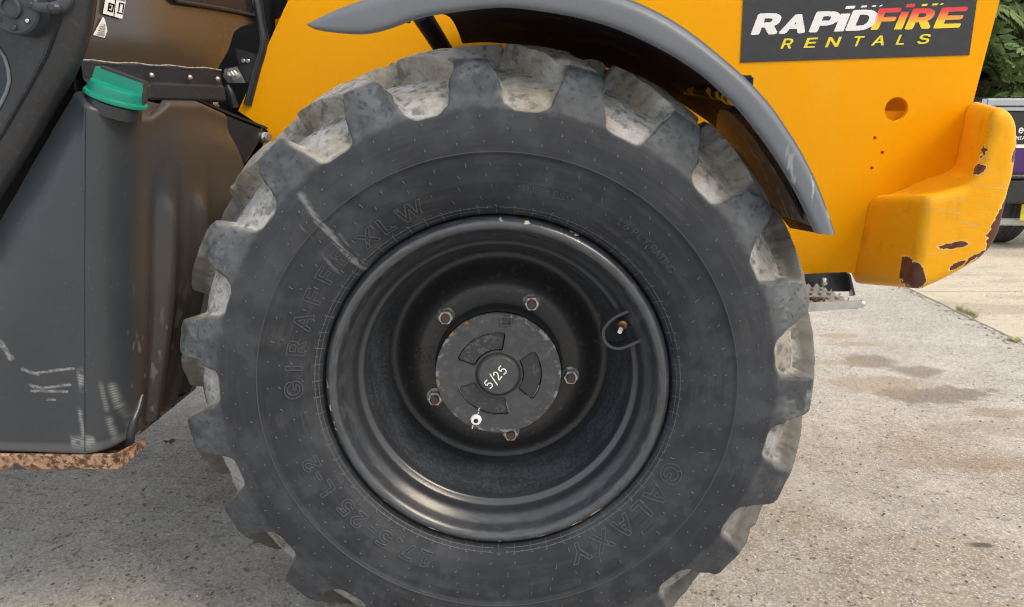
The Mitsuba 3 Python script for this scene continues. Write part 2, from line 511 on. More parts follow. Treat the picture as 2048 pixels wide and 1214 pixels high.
def ground_col(p, n, uv):
    x, y = p.x, p.y
    big = fbm(x * .9, y * .9, 0.0, 3)
    med = fbm(x * 4.5, y * 4.5, 2.0, 4)
    c = mix((.375, .352, .315), (.465, .44, .40), sstep(.3, .7, .5 * med + .5 * big))
    c = mix(c, (.33, .285, .225), sstep(.52, .72, fbm(x * 2.3 + 7, y * 2.3, 5.0, 4)) * .75)
    f1, f2, w = voronoi(x * 200, y * 200)
    g1, g2, w2 = voronoi(x * 75 + 3, y * 75)
    c = c * (.82 + .34 * w) * (.90 + .20 * w2) * (.86 + .28 * fbm(x * 14, y * 14, 6.0, 4))
    c = mix(c, (.60, .57, .51), sstep(.80, .95, w) * .55)
    spk = sstep(.66, .71, fbm(x * 26 + y * 6, y * 60, 1.0, 4))
    c = mix(c, (.15, .135, .12), spk * .42)
    vg = voronoi(x * 19 + 1.5 * noise(x * 9, y * 9), y * 19)
    c = mix(c, (.11, .10, .09), sstep(.32, .18, vg[0] * 2.4 / (.4 + noise(x * 50, y * 50))) * sstep(.84, .88, vg[2]) * .75)
    for (sx, sy, rx, ry, k, col) in STAINS:
        d = dr.sqrt(dr.square((x - sx) / rx) + dr.square((y - sy) / ry)) + 1.5 * (fbm(x * 7, y * 7, 9.0, 5) - .5) + .7 * (fbm(x * 28, y * 28, 4.0, 3) - .5)
        c = mix(c, mi.Color3f(col) * (.8 + .4 * w), sstep(1.15, .55, d) * k)
    return c


def ground_bump(p, n, uv):
    f1, f2, w = voronoi(p.x * 110, p.y * 110)
    return fbm(p.x * 60, p.y * 60, 0.0, 3) * .004 - f1 * .0022 * sstep(.3, .8, w)


STAINS = []
pbr('yard', proc(ground_col), .85, spec=.25, bump=proc(ground_bump, 2e-3))


def slab_col(p, n, uv):
    c = mix((.44, .385, .295), (.53, .475, .38), fbm(p.x * 3, p.y * 3, 0.0, 4))
    c = mix(c, (.34, .29, .23), sstep(.52, .7, fbm(p.x * 1.5 + 3, p.y * 4, 0.0, 4)) * .6)
    c = mix(c, (.15, .14, .13), sstep(.67, .72, fbm(p.x * 30, p.y * 60, 0.0, 3)) * .6)
    return c * (.82 + .36 * noise(p.x * 120, p.y * 120))


pbr('slab', proc(slab_col), .85, spec=.25, bump=proc(lambda p, n, uv: fbm(p.x * 50, p.y * 50, 0.0, 3) * .003, 2e-3))


def stone_col(p, n, uv):
    k = cell_rand(p.x * 55, p.y * 55)
    return mix(mix((.16, .15, .14), (.38, .36, .33), k), (.62, .60, .56), sstep(.85, .95, k))


pbr('stone', proc(stone_col), .8, spec=.3)


def leaf_mat(name, c0, c1):
    scene[name] = {'type': 'twosided', 'bsdf': {'type': 'principled', 'roughness': .55, 'specular': .4,
                                                 'base_color': proc(lambda p, n, uv: mix(c0, c1, cell_rand(p.x * 9, p.y * 9, p.z * 9)))}}


leaf_mat('leaf_green', (.085, .145, .04), (.19, .27, .085))
leaf_mat('leaf_dark', (.045, .075, .033), (.10, .145, .06))
leaf_mat('leaf_rust', (.16, .075, .035), (.22, .13, .05))
pbr('bark', (.08, .065, .05), .85)
pbr('dry_leaf', (.20, .085, .035), .7)
pbr('pale_leaf', (.36, .34, .13), .7)
pbr('grass_blade', (.14, .17, .045), .7)
pbr('truck_dark', (.028, .029, .031), .35)
pbr('truck_purple', (.075, .022, .16), .35)
pbr('chrome', (.55, .56, .58), .25, metal=.9)
pbr('plate_yellow', (.75, .62, .06), .5)

# ------------------------------------------------------------------ ground
for (px, py, rx, ry, k, col) in [(1740, 722, .16, .12, .75, (.20, .17, .14)), (1830, 742, .14, .10, .8, (.22, .19, .16)), (1870, 790, .26, .12, .85, (.20, .175, .15)),
                                 (1760, 770, .28, .14, .6, (.30, .235, .17)), (1680, 672, .12, .05, .6, (.34, .25, .15)), (1700, 688, .14, .05, .6, (.33, .25, .16)),
                                 (1990, 825, .15, .06, .6, (.28, .20, .15)), (1965, 1090, .045, .022, .95, (.11, .10, .09)), (2010, 930, .35, .05, .5, (.26, .21, .16)),
                                 (1650, 725, .25, .04, .5, (.33, .25, .17)), (1950, 855, .25, .08, .4, (.28, .24, .2)), (320, 1085, .03, .03, .4, (.36, .25, .14)),
                                 (1770, 660, .3, .05, .35, (.30, .27, .24))]:
    q = at(px, py, Z=0)
    STAINS.append((q[0], q[1], rx, ry, k, col))
for _ in range(1):
    P = np.stack([*np.meshgrid(np.r_[-90, np.linspace(-6, 10, 60), 90], np.r_[-90, np.linspace(-5, 12, 60), 120], indexing='ij'), np.zeros((62, 62))], -1)
    add('ground', grid_mesh(P, False), 'yard', smooth=False)
labels['ground'] = {'label': 'grey gritty concrete yard with damp brown stains under the loader', 'kind': 'structure'}
j0, j1 = at(1840, 588, Z=0), at(2048, 690, Z=0)
dirn = (j1 - j0) / np.linalg.norm(j1 - j0)
A, B = j0 - dirn * 9, j1 + dirn * 6
nrm = np.array([-dirn[1], dirn[0], 0])
if nrm[0] < 0:
    nrm = -nrm
ts = np.linspace(0, 1, 160)
edge = A + (B - A) * ts[:, None] + nrm * (.035 * (meshkit.fbm(np.stack([ts * 70, ts * 0, ts * 0], 1), 4) - .5))[:, None]
jy = at(1960, 585, Z=0)[1]
slab_poly = sg.Polygon([tuple(q[:2]) for q in edge] + [tuple((B + nrm * 30)[:2]), tuple((A + nrm * 30)[:2])])
band = sg.box(-60, jy - .006, 90, jy + .006)
for k, part in enumerate(polys(slab_poly.difference(band))):
    m = trimesh.creation.extrude_polygon(part, .006, engine='earcut')
    add('concrete_slab', m, 'slab', smooth=False)
labels['concrete_slab'] = {'label': 'cream concrete paving beyond the gritty seam at right', 'kind': 'structure'}
for k in list(scene):
    if k.startswith('concrete_slab_'):
        labels[k] = {'label': 'second cream concrete paving bay across the joint', 'kind': 'structure'}

ico = trimesh.creation.icosphere(0)


def stones(n, area, r0, r1):
    vs, fs = [], []
    for i in range(n):
        x, y = area()
        r = r0 + (r1 - r0) * rng.random() ** 3
        v = ico.vertices * (r * (.6 + .8 * rng.random((12, 1)))) * [1, 1, .6]
        a = rng.random() * 6.28
        v = np.stack([v[:, 0] * math.cos(a) - v[:, 1] * math.sin(a) + x, v[:, 0] * math.sin(a) + v[:, 1] * math.cos(a) + y, v[:, 2] + .25 * r], 1)
        vs.append(v)
        fs.append(ico.faces + 12 * i)
    return trimesh.Trimesh(np.vstack(vs), np.vstack(fs), process=False)


def area_all():
    if rng.random() < .55:
        q = at(rng.uniform(-20, 720), rng.uniform(900, 1230), Z=0)
    else:
        q = at(rng.uniform(1350, 2070), rng.uniform(600, 1230), Z=0)
    return q[:2]


def area_seam():
    t = rng.random()
    q = A + (B - A) * t - nrm * abs(rng.normal(0, .05))
    return q[:2]


add('gravel', [stones(4200, area_all, .0010, .0055), stones(2500, area_seam, .003, .010)], 'stone', smooth=False)
labels['gravel'] = {'label': 'small loose stones scattered over the yard and along the slab seam', 'kind': 'stuff'}


def leaf(px, py, size, bsdf, label, name='fallen_leaf', turn=0.0):
    q = at(px, py, Z=0)
    c = [(0, -.5), (.18, -.25), (.42, -.3), (.3, -.02), (.5, .2), (.2, .18), (.05, .55), (-.12, .2), (-.45, .25), (-.28, 0), (-.42, -.28), (-.15, -.25)]
    v = np.array([[0, 0, .18]] + [[a, b, .12 * (i % 3)] for i, (a, b) in enumerate(c)]) * size
    ca, sa = math.cos(turn), math.sin(turn)
    v = np.stack([v[:, 0] * ca - v[:, 1] * sa, v[:, 0] * sa + v[:, 1] * ca, v[:, 2] + .006], 1) + [q[0], q[1], 0]
    f = [[0, 1 + i, 1 + (i + 1) % 12] for i in range(12)]
    top = trimesh.Trimesh(v, f, process=False)
    low = top.copy()
    low.vertices = low.vertices - [0, 0, .0008]
    low.invert()
    k = add(name, [top, low], bsdf, smooth=False)
    labels[k] = {'label': label, 'category': 'leaf'}


leaf(340, 888, .045, 'dry_leaf', 'dry red-brown leaf lying on the ground left of the tyre', turn=.6)
leaf(2028, 682, .075, 'pale_leaf', 'pale yellow leaf lying at the slab seam near the right edge', turn=1.1)
blades = []
for i in range(150):
    px = rng.uniform(1912, 1955)
    q = at(px, 620 + (px - 1912) * .42 + rng.normal(0, 2.5), Z=0)
    h, l = rng.uniform(.012, .045), rng.normal(0, .02, 2)
    w = .0025
    blades.append(trimesh.Trimesh([[q[0] - w, q[1], 0], [q[0] + w, q[1], 0], [q[0] + l[0], q[1] + l[1], h]], [[0, 1, 2]], process=False))
add('grass', blades, 'grass_blade', smooth=False)
labels['grass'] = {'label': 'short grass growing from the crack along the slab seam', 'kind': 'stuff'}

# ------------------------------------------------------------------ the loader: tyre
L = 'wheel_loader'
W = L + '__rear_wheel'
NL, PITCHA = 19, 2 * math.pi / 19
R0, Y0 = .50, .2225
out_front = [(.360, .075), (.366, .052), (.378, .040), (.400, .026), (.430, .014), (.465, .0075), (.4805, .0065), (.4835, .0042), (.4865, .0022), (.500, .0005), (.530, 0), (.570, .004),
             (.610, .015), (.634, .0232), (.644, .0282), (.6515, .0350), (.6575, .0455), (.6625, .0560), (.668, .068), (.679, .10), (.692, .15), (.699, .2225)]
car_front = [(.360, .075), (.366, .052), (.378, .040), (.400, .026), (.430, .014), (.465, .0075), (.4805, .0065), (.4835, .0042), (.4865, .0022), (.500, .0005), (.530, 0), (.553, .0015),
             (.560, .0065), (.571, .0155), (.588, .0255), (.605, .042), (.619, .066), (.631, .10), (.640, .14), (.646, .2225)]


def polar(front):
    p = np.array(front)
    p = np.vstack([p, np.stack([p[::-1][1:, 0], 2 * Y0 - p[::-1][1:, 1]], 1)])
    # dense resample
    d = np.r_[0, np.cumsum(np.linalg.norm(np.diff(p, axis=0), axis=1))]
    s = np.linspace(0, d[-1], 6000)
    q = np.stack([np.interp(s, d, p[:, 0]), np.interp(s, d, p[:, 1])], 1)
    ang = np.unwrap(np.arctan2(q[:, 0] - R0, -(q[:, 1] - Y0)))
    return ang, np.hypot(q[:, 0] - R0, q[:, 1] - Y0)


ao, ro = polar(out_front)
ac, rc = polar(car_front)
lo, hi = max(ao[0], ac[0]), min(ao[-1], ac[-1])
# fine steps at the front shoulder, coarse at the hidden back
knots = [lo, -.62, .10, .62, 1.35, 1.80, hi]
counts = [46, 70, 95, 52, 24, 20]
psi = np.concatenate([np.linspace(a, b, c, endpoint=False) for a, b, c in zip(knots[:-1], knots[1:], counts)] + [[hi]])
rho_o, rho_c = np.interp(psi, ao, ro), np.interp(psi, ac, rc)
# note: psi = 0 points at the camera side, pi/2 outwards
r_o, y_o = R0 + rho_o * np.sin(psi), Y0 - rho_o * np.cos(psi)
NPH = NL * 112
phi = np.arange(NPH) * 2 * np.pi / NPH
PH, RO = np.meshgrid(phi, r_o, indexing='ij')
YO = np.broadcast_to(y_o, PH.shape)


def lug_mask(PH, RO, yy, centre):
    """1 on a lug, 0 in a groove; yy = distance in from this side's sidewall."""
    front = np.clip((RO - .561) / (.655 - .561), 0, 1)
    half = np.where(yy < .045, np.radians(5.8 + (3.15 - 5.8) * front), np.radians(np.interp(yy, [.045, .10, .18, .23], [3.15, 3.7, 4.5, 4.6])))
    shift = np.radians(-9.2 * np.clip((yy - .043) / .122, 0, 1) + np.where(yy < .045, .6 * (1 - front), 0))
    a = (PH - centre - shift + PITCHA / 2) % PITCHA - PITCHA / 2
    k = np.round((PH - centre - shift - a) / PITCHA).astype(int) % NL
    R = np.maximum(RO, .55)
    d = (np.abs(a) - half) * R                      # > 0: in the groove
    s = np.where(yy < .06, RO - .561, 1.0)          # > 0: outwards of the groove's inner edge
    end = .222 - yy                                  # the lug's end at the middle of the tread
    # rounded corner of the notch
    rr = .022
    u, v = rr - d, rr - s
    dn = np.where((u > 0) & (v > 0), rr - np.hypot(np.maximum(u, 0), np.maximum(v, 0)), np.minimum(d, s))
    g = np.clip((dn + .004) / .0165, 0, 1)          # groove amount
    g = g * g * (3 - 2 * g)
    e = np.clip(end / .01 + .5, 0, 1)
    g = np.maximum(g, np.where(yy > .15, 1 - e * e * (3 - 2 * e), 0))
    return 1 - g, k


C0 = math.radians(-4.0)
YB = 2 * Y0 - YO
# slow wobble and worn edges
X3 = np.stack([np.sin(PH) * RO, YO, np.cos(PH) * RO], -1)
wob = (meshkit.fbm(X3 * 34, 3) - .5) * math.radians(1.5) + (meshkit.fbm(X3 * 9 + 5, 2) - .5) * math.radians(1.3)
front_side = YO < Y0
mf, kf = lug_mask(PH + wob, RO, YO, C0)
mb, kb = lug_mask(PH + wob, RO, YB, C0 - PITCHA / 2)
mask = np.maximum(np.where(YO < .235, mf, 0), np.where(YO > .21, mb, 0))
side = np.where(mf >= mb, 0, 1)
side = np.where(YO < .20, 0, np.where(YO > .245, 1, side))
kk = np.where(side == 0, kf, kb)
RHO = rho_c + (rho_o - rho_c) * mask
tread_zone = np.clip((RO - .56) / .03, 0, 1)
n1 = meshkit.fbm(X3 * 26 + 11, 3) - .5
n2 = meshkit.fbm(X3 * 90 + 3, 2) - .5
RHO = RHO + tread_zone * (n1 * (.004 + .010 * (1 - mask)) + n2 * .0016) + (1 - tread_zone) * (meshkit.fbm(X3 * 5 + 2, 2) - .5) * .004
# chipped lug corners
chip = np.clip((meshkit.fbm(X3 * 17 + 31, 2) - .66) / .08, 0, 1) * np.clip((RO - .635) / .02, 0, 1)
RHO = RHO - chip * .012 * mask
rr_, yy_ = R0 + RHO * np.sin(psi), Y0 - RHO * np.cos(psi)
VT = np.stack([rr_ * np.sin(PH), yy_, ZC + rr_ * np.cos(PH)], -1)
VT[..., 2] = np.maximum(VT[..., 2], .002)
nb = len(psi)
i, j = np.meshgrid(np.arange(NPH), np.arange(nb - 1), indexing='ij')
i2 = (i + 1) % NPH
q4 = np.stack([i * nb + j, i * nb + j + 1, i2 * nb + j + 1, i2 * nb + j], -1).reshape(-1, 4)
TF = np.vstack([q4[:, [0, 1, 2]], q4[:, [0, 2, 3]]])
TV = VT.reshape(-1, 3)
fn = np.cross(TV[TF[:, 1]] - TV[TF[:, 0]], TV[TF[:, 2]] - TV[TF[:, 0]])
TN = np.zeros_like(TV)
for c in range(3):
    np.add.at(TN, TF[:, c], fn)
cen = np.array([0, Y0, ZC])
TN /= np.maximum(np.linalg.norm(TN, axis=1, keepdims=True), 1e-12)
if (TN[5 * nb + nb // 2] @ (TV[5 * nb + nb // 2] - cen)) < 0:
    TN, TF = -TN, TF[:, ::-1]
groove = np.clip((1 - mask) * np.clip((RO - .553) / .02, 0, 1) * 1.15, 0, 1)
top = np.clip((YO - .036) / .02, 0, 1) * np.clip((RO - .63) / .02, 0, 1)
lip = np.clip(1 - np.abs(mask - .5) * 2, 0, 1)
dust = np.clip(np.maximum(groove, .95 * top) + .55 * lip, 0, 1)
UV = np.stack([dust.ravel(), mask.ravel()], 1)
fm = mask.ravel()[TF].mean(1)
fk = kk.ravel()[TF[:, 0]] + NL * side.ravel()[TF[:, 0]]
frr = RO.ravel()[TF].mean(1)
is_lug = (fm > .5) & (frr > .562)
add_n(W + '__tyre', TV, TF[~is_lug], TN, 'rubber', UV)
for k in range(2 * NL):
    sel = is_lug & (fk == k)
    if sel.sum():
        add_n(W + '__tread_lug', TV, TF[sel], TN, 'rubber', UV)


# lettering, rings and moulding hairs on the sidewall
def side_y(r):
    return np.interp(r, [p[0] for p in out_front[1:17]], [p[1] for p in out_front[1:17]])


def on_side(poly, phi0, r0, h):
    """A polygon (u along the rim, v outwards) laid on the sidewall, h proud."""
    out = []
    for g in polys(poly.segmentize(.006)):
        m = trimesh.creation.extrude_polygon(g, 1.0, engine='earcut')
        v = m.vertices
        r = r0 + v[:, 1]
        a = phi0 + v[:, 0] / r0
        y = side_y(r) - np.where(v[:, 2] > .5, h, -.004)
        m.vertices = np.stack([r * np.sin(a), y, ZC + r * np.cos(a)], 1)
        m.fix_normals()
        out.append(m)
    return out


def pa(px, py, Y=.008):
    q = at(px, py, Y=Y)
    return math.atan2(q[0], q[2] - ZC), math.hypot(q[0], q[2] - ZC)


def arc_text(text, a, b, height, outline=True, sx=None, bold=True, tops_out=True, grow=0.0, h=.0018, lw=.0021, letters=None):
    """Text round the tyre, its first letter's foot at pixel a, its last one's at pixel b."""
    (p0, r0), (p1, r1) = pa(*a), pa(*b)
    r = (r0 + r1) / 2
    span = (p1 - p0) % (2 * math.pi) * r
    n = len(text)
    shapes = [sg.box(0, 0, height * .26, height) if c == 'I' and outline else text_poly(c, height, bold, grow, 0, sx or 1.25) if c != ' ' else None for c in text]
    wid = [s.bounds[2] if s is not None else height * .5 for s in shapes]
    gap = (span - sum(wid)) / max(n - 1, 1)
    u, out = 0.0, []
    for s, w in zip(shapes, wid):
        if s is not None:
            g = affinity.translate(s, u, 0)
            if outline:
                g = g.simplify(.0004)
                g = g.buffer(lw * .5).difference(g.buffer(-lw * .5))
            if outline:
                add(W + '__letter', on_side(g, p0 + 0.0, r, h), 'rubber_raised', smooth=False)
            else:
                out += on_side(g, p0, r, h)
        u += w + gap
    if out:
        add(W + '__lettering', out, 'rubber_raised', smooth=False)


arc_text('GIRAFFE', (606, 800), (697, 512), .031)
arc_text('XLW', (738, 512), (845, 418), .031)
arc_text('GALAXY', (1354, 936), (1130, 1092), .036)
arc_text('17.5-25', (868, 1105), (682, 1010), .030)
arc_text('L-2', (664, 985), (632, 915), .030)
arc_text('TUBELESS', (1040, 386), (1142, 404), .013, outline=False, sx=1.15, bold=False, h=.0012)
arc_text('16', (1232, 448), (1254, 462), .014, outline=False, sx=1.0, bold=False)
arc_text('PLY', (1262, 468), (1294, 492), .014, outline=False, sx=1.0, bold=False)
arc_text('RATING', (1298, 500), (1342, 548), .014, outline=False, sx=1.0, bold=False)
arc_text('SERVICE', (1206, 456), (1240, 476), .0075, outline=False, sx=1.0, bold=False, h=.0009)
arc_text('SPEED', (1252, 486), (1277, 504), .0075, outline=False, sx=1.0, bold=False, h=.0009)
arc_text('PRESSURE', (1282, 508), (1314, 545), .0075, outline=False, sx=1.0, bold=False, h=.0009)
arc_text('LOAD', (1317, 552), (1332, 576), .0075, outline=False, sx=1.0, bold=False, h=.0009)
arc_text('TAPERED BEAD SEAT RIMS ONLY', (812, 1078), (664, 950), .008, outline=False, sx=1.0, bold=False, h=.0009)

hairs = []


def ring(r, w, h, a0=0, a1=2 * math.pi, n=360):
    a = np.linspace(a0, a1, n)
    rows = []
    for rr, hh in ((r - w, -.002), (r - .5 * w, h), (r + .5 * w, h), (r + w, -.002)):
        rows.append(np.stack([rr * np.sin(a), side_y(rr) - hh + 0 * a, ZC + rr * np.cos(a)], 1))
    return grid_mesh(np.stack(rows, 1))


add(W + '__sidewall_ring', ring(.4875, .0016, .0012), 'rubber_raised', smooth=False)
hairs += [ring(.3795, .0009, .0010), ring(.3725, .0009, .001)]


def hair(a, r, da, drr, w, h):
    """A short moulding hair lying on the sidewall from (a, r)."""
    p = np.array([a * r, r])
    d = np.array([da, drr])
    L_ = np.linalg.norm(d)
    if L_ < 1e-6:
        return
    n_ = np.array([-d[1], d[0]]) / L_ * w
    q = [p - n_, p + n_, p + d + n_, p + d - n_]
    g = sg.Polygon(q)
    for k in on_side(affinity.translate(g, -p[0], -p[1]), a, r, h):
        hairs.append(k)


for k in range(132):
    a = k * 2 * math.pi / 132
    if k % 2 == 0:
        hair(a, .3660, 0, .0165, .0007, .0014)
        hair(a, .3825, rng.choice([-1, 1]) * .004, .0015, .0007, .0014)
    else:
        hair(a, .3765, rng.normal(0, .001), .0045, .0007, .0016)
for rr, cnt in ((.402, 40), (.425, 46), (.447, 50), (.468, 54), (.508, 58), (.533, 62), (.556, 66), (.580, 64), (.605, 60), (.632, 56)):
    for k in range(cnt):
        a = (k + .35 * rng.random() + .1 * (rr * 1000 % 7)) * 2 * math.pi / cnt
        if rr > .556 and lug_mask(np.array([[a]]), np.array([[rr]]), np.array([[float(side_y(rr))]]), C0)[0][0, 0] < .98:
            continue
        lean = a + rng.normal(0, .35) + (.6 if rr < .5 else 0)
        ln = rng.uniform(.006, .0115) if rr < .49 else rng.uniform(.0035, .007)
        hair(a, rr, ln * math.sin(lean) * .5, -ln * abs(math.cos(lean)) + .001, .0007 if rr < .49 else .0011, .0018)
add(W + '__moulding_hairs', hairs, 'hair_rubber', smooth=False)
labels[W + '__moulding_hairs'] = {'label': 'fine rubber hairs and thin rings on the sidewall', 'kind': 'stuff'}

# ------------------------------------------------------------------ rim, disc, hub
AX = np.array([0, 1.0, 0])
HC = np.array([0, 0, ZC])


def lathe_y(prof, n=160):
    """(r, y) profile turned about the wheel's axle."""
    return lathe(prof, HC, AX, n)


flange = [(.362, .088), (.3610, .066), (.3600, .055), (.3570, .0445), (.3520, .0378), (.3462, .0350), (.3400, .0362), (.3350, .0405), (.3315, .0465), (.3288, .0530), (.3265, .0575)]
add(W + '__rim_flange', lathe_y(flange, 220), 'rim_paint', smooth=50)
lock = [(.3265, .0575), (.3250, .0605), (.3225, .0645), (.3180, .0705), (.3135, .0765), (.3100, .0820), (.3080, .0870), (.3070, .0930), (.3060, .1010),
        (.3035, .1075), (.2985, .1125), (.2935, .1165), (.2908, .1220), (.2885, .1380), (.2850, .1520), (.2790, .1710), (.2700, .1950), (.2625, .214), (.2595, .224), (.2580, .232), (.2570, .265)]
lock = [tuple(q) for q in spline(lock, 90)]
add(W + '__rim_barrel', lathe_y(lock, 220), 'rim_paint', smooth=60)
disc = [(.2575, .262), (.2520, .266), (.2440, .268), (.2340, .264), (.2240, .254), (.2150, .240), (.2070, .226), (.1990, .2145), (.1900, .2065), (.1800, .2025), (.1700, .2015), (.135, .2015)]
add(W + '__wheel_disc', lathe_y(disc, 180), 'disc_paint', smooth=60)
dot = []
g = text_poly('GALAXY', .004, False)
hub = [(.142, .2015), (.1445, .199), (.1445, .180), (.1415, .176), (.1405, .146), (.139, .1385), (.1365, .1355), (.1320, .1345), (0, .1345)]
hubm = lathe_y(hub[:-1], 120)
add(W + '__hub', lathe_y(hub[:5], 120), 'hub_dark', smooth=40)
# the cap: a disc with three raised sectors around a middle boss
cap = sg.Point(0, 0).buffer(.1385, 64)
sect = []
for a, hw_ in ((-30, 40), (92, 37), (208, 43)):
    ang = np.radians(np.linspace(a - hw_, a + hw_, 24))
    s = sg.Polygon([(.096 * math.sin(t), .096 * math.cos(t)) for t in ang] + [(.054 * math.sin(t), .054 * math.cos(t)) for t in ang[::-1]])
    sect.append(s.buffer(-.006).buffer(.010).buffer(-.004))
notch = sg.box(.006, .112, .029, .131).buffer(.002)
# the face, its sectors set 4 mm into it
sunk = shapely.union_all(sect)
capm = prism(affinity.translate(cap.difference(sunk).difference(notch), 0, ZC), .1345, .146, .003)
add(W + '__hub_cap', capm, 'hub_paint', smooth=20)
for s in sect:
    add(W + '__cap_recess', prism(affinity.translate(s.buffer(-.0022), 0, ZC), .1395, .1445, .001, 2), 'hub_recess', smooth=20)
    add(W + '__recess_rim', prism(affinity.translate(s.buffer(.0030).difference(s.buffer(.0002)), 0, ZC), .1334, .1350, .0006, 2), 'hub_paint', smooth=20)
add(W + '__cap_notch', [prism(affinity.translate(notch.difference(notch.buffer(-.004)), 0, ZC), .1325, .144, .001), prism(affinity.translate(notch.buffer(-.003), 0, ZC), .1395, .144)], 'hub_paint', smooth=20)
add(W + '__cap_boss', lathe([(0, -.0105), (.040, -.0105), (.0435, -.0085), (.0455, -.0045), (.0470, 0)], HC + [0, .1345, 0], AX, 72), 'hub_paint', smooth=40)
add(W + '__cap_groove', lathe([(.0470, -.0006), (.0480, -.0016), (.0500, -.0016), (.0510, -.0004)], HC + [0, .1345, 0], AX, 72), 'hub_dark', smooth=40)
# paint-pen date
strokes = {'5': [[(.75, 1), (.15, .95), (.1, .55), (.5, .62), (.8, .35), (.55, .05), (.05, .08)]], '/': [[(.05, -.25), (.6, 1.2)]],
           '2': [[(.05, .8), (.35, 1.0), (.7, .85), (.6, .5), (.05, .02), (.8, .06)]]}
pen, u = [], 0.0
for c in '5/25':
    for st in strokes[c]:
        pen.append(sg.LineString(spline(st, 24) * [.0135, .0195] + [u, 0]).buffer(.0013, 6))
    u += .0110 if c == '/' else .0168
pen = affinity.rotate(affinity.translate(shapely.union_all(pen), -u / 2, -.010), 47, origin=(0, 0))
pen = affinity.translate(pen, -.004, ZC - .001)
add(W + '__date_mark', prism(pen, .1235, .1245), 'white_paint', smooth=False)
labels[W + '__date_mark'] = {'label': 'white handwritten 5/25 on the hub boss'}
q = at(952, 840, Y=.132)
plug = [lathe([(0, -.0075), (.0085, -.0075), (.0112, -.0060), (.0125, 0)], [q[0], .1345, q[2]], AX, 24)]
add(W + '__drain_plug', plug, 'white_paint', smooth=40)
add(W + '__plug_socket', cyl([q[0], .1275, q[2]], [q[0], .1266, q[2]], .0058, n=6), 'hub_dark', smooth=40)
labels[W + '__drain_plug'] = {'label': 'white painted drain plug low on the hub cap'}
tick = [affinity.translate(affinity.rotate(sg.box(-.0009, -.007, .0009, .007), -12), q[0] + .006, q[2] + .021), affinity.translate(affinity.rotate(sg.box(-.0012, -.004, .0012, .004), -15), q[0] - .008, q[2] - .018)]
for t in tick:
    add(W + '__paint_tick', prism(t, .1338, .1350), 'white_paint', smooth=False)
RS = .1655
for k in range(5):
    a = math.radians(26.5 + 72 * k)
    c = HC + [RS * math.sin(a), .2015, RS * math.cos(a)]
    nut = [lathe([(.0205, 0), (.0205, -.004), (.0165, -.008), (.0160, -.008)], c, AX, 28), hexnut(c - np.array([0, .006, 0]), -AX, .0175, .016)]
    kk_ = add(W + '__wheel_nut', nut, 'steel', smooth=30)
    add(W + '__stud', cyl(c - [0, .020, 0], c - [0, .0305, 0], .0105, .002, 20), 'rusty_steel', smooth=40)
# moulded figures on the disc beside the hub
fig = [affinity.translate(text_poly(t, .0068, False), -.185, ZC + .036 - .0105 * i) for i, t in enumerate(['25-14.00', '75-1230', '6-5 25', '11 023'])]
add(W + '__cast_figures', prism(affinity.rotate(shapely.union_all(fig), 8, origin=(-.165, ZC + .02)), .2000, .2025), 'disc_paint', smooth=False)
# valve and its horseshoe guard
g0, g1 = at(1253, 622, Y=.125), at(1282, 676, Y=.125)
gu = spline([at(1258, 622, Y=.075), at(1226, 638, Y=.085), at(1207, 662, Y=.09), at(1214, 688, Y=.09), at(1240, 697, Y=.085), at(1284, 680, Y=.075)], 30)
tang = np.gradient(gu, axis=0)
sheet = []
for p_, t_ in zip(gu, tang):
    t_ = t_ / np.linalg.norm(t_)
    nrm_ = np.cross(t_, AX)
    sheet.append([p_ - nrm_ * .003, p_ + nrm_ * .003, p_ + nrm_ * .003 + AX * .04, p_ - nrm_ * .003 + AX * .04, p_ - nrm_ * .003])
gm = grid_mesh(np.array(sheet))
gm.fix_normals()
add(W + '__valve_guard', gm, 'rim_paint', smooth=35)
vb, vt = at(1247, 644, Y=.115), at(1239, 665, Y=.085)
add(W + '__valve', [cyl(vb, vb + (vt - vb) * .35, .0115, .002, 20), cyl(vb + (vt - vb) * .3, vb + (vt - vb) * .7, .0062, .001, 16)], 'brass', smooth=40)
add(W + '__valve_cap', cyl(vb + (vt - vb) * .68, vt, .0045, .001, 16), 'white_paint', smooth=40)

# ------------------------------------------------------------------ fender
Fd = L + '__fender'
o_px = [(612, 47), (650, 24), (715, -1), (800, -24), (900, -40), (1000, -46), (1120, -37), (1200, -22), (1270, 0), (1340, 34), (1400, 75), (1455, 120), (1500, 160), (1545, 210), (1580, 260), (1612, 312), (1640, 370), (1661, 425), (1676, 471)]
i_px = [(612, 48), (628, 57), (675, 64), (725, 66), (770, 57), (823, 38), (875, 26), (1000, 12), (1100, 22), (1180, 38), (1250, 61), (1330, 99), (1400, 143), (1445, 182), (1485, 222), (1525, 272), (1560, 322), (1590, 372), (1615, 420), (1637, 468)]
YL = -.035
oc = spline([at(*p, Y=YL)[[0, 2]] for p in o_px], 150)
ic = spline([at(*p, Y=YL)[[0, 2]] for p in i_px], 150)


def resample(c, n):
    d = np.r_[0, np.cumsum(np.linalg.norm(np.diff(c, axis=0), axis=1))]
    s = np.linspace(0, d[-1], n)
    return np.stack([np.interp(s, d, c[:, 0]), np.interp(s, d, c[:, 1])], 1)


NS = 160
oc, ic = resample(oc, NS), resample(ic, NS)
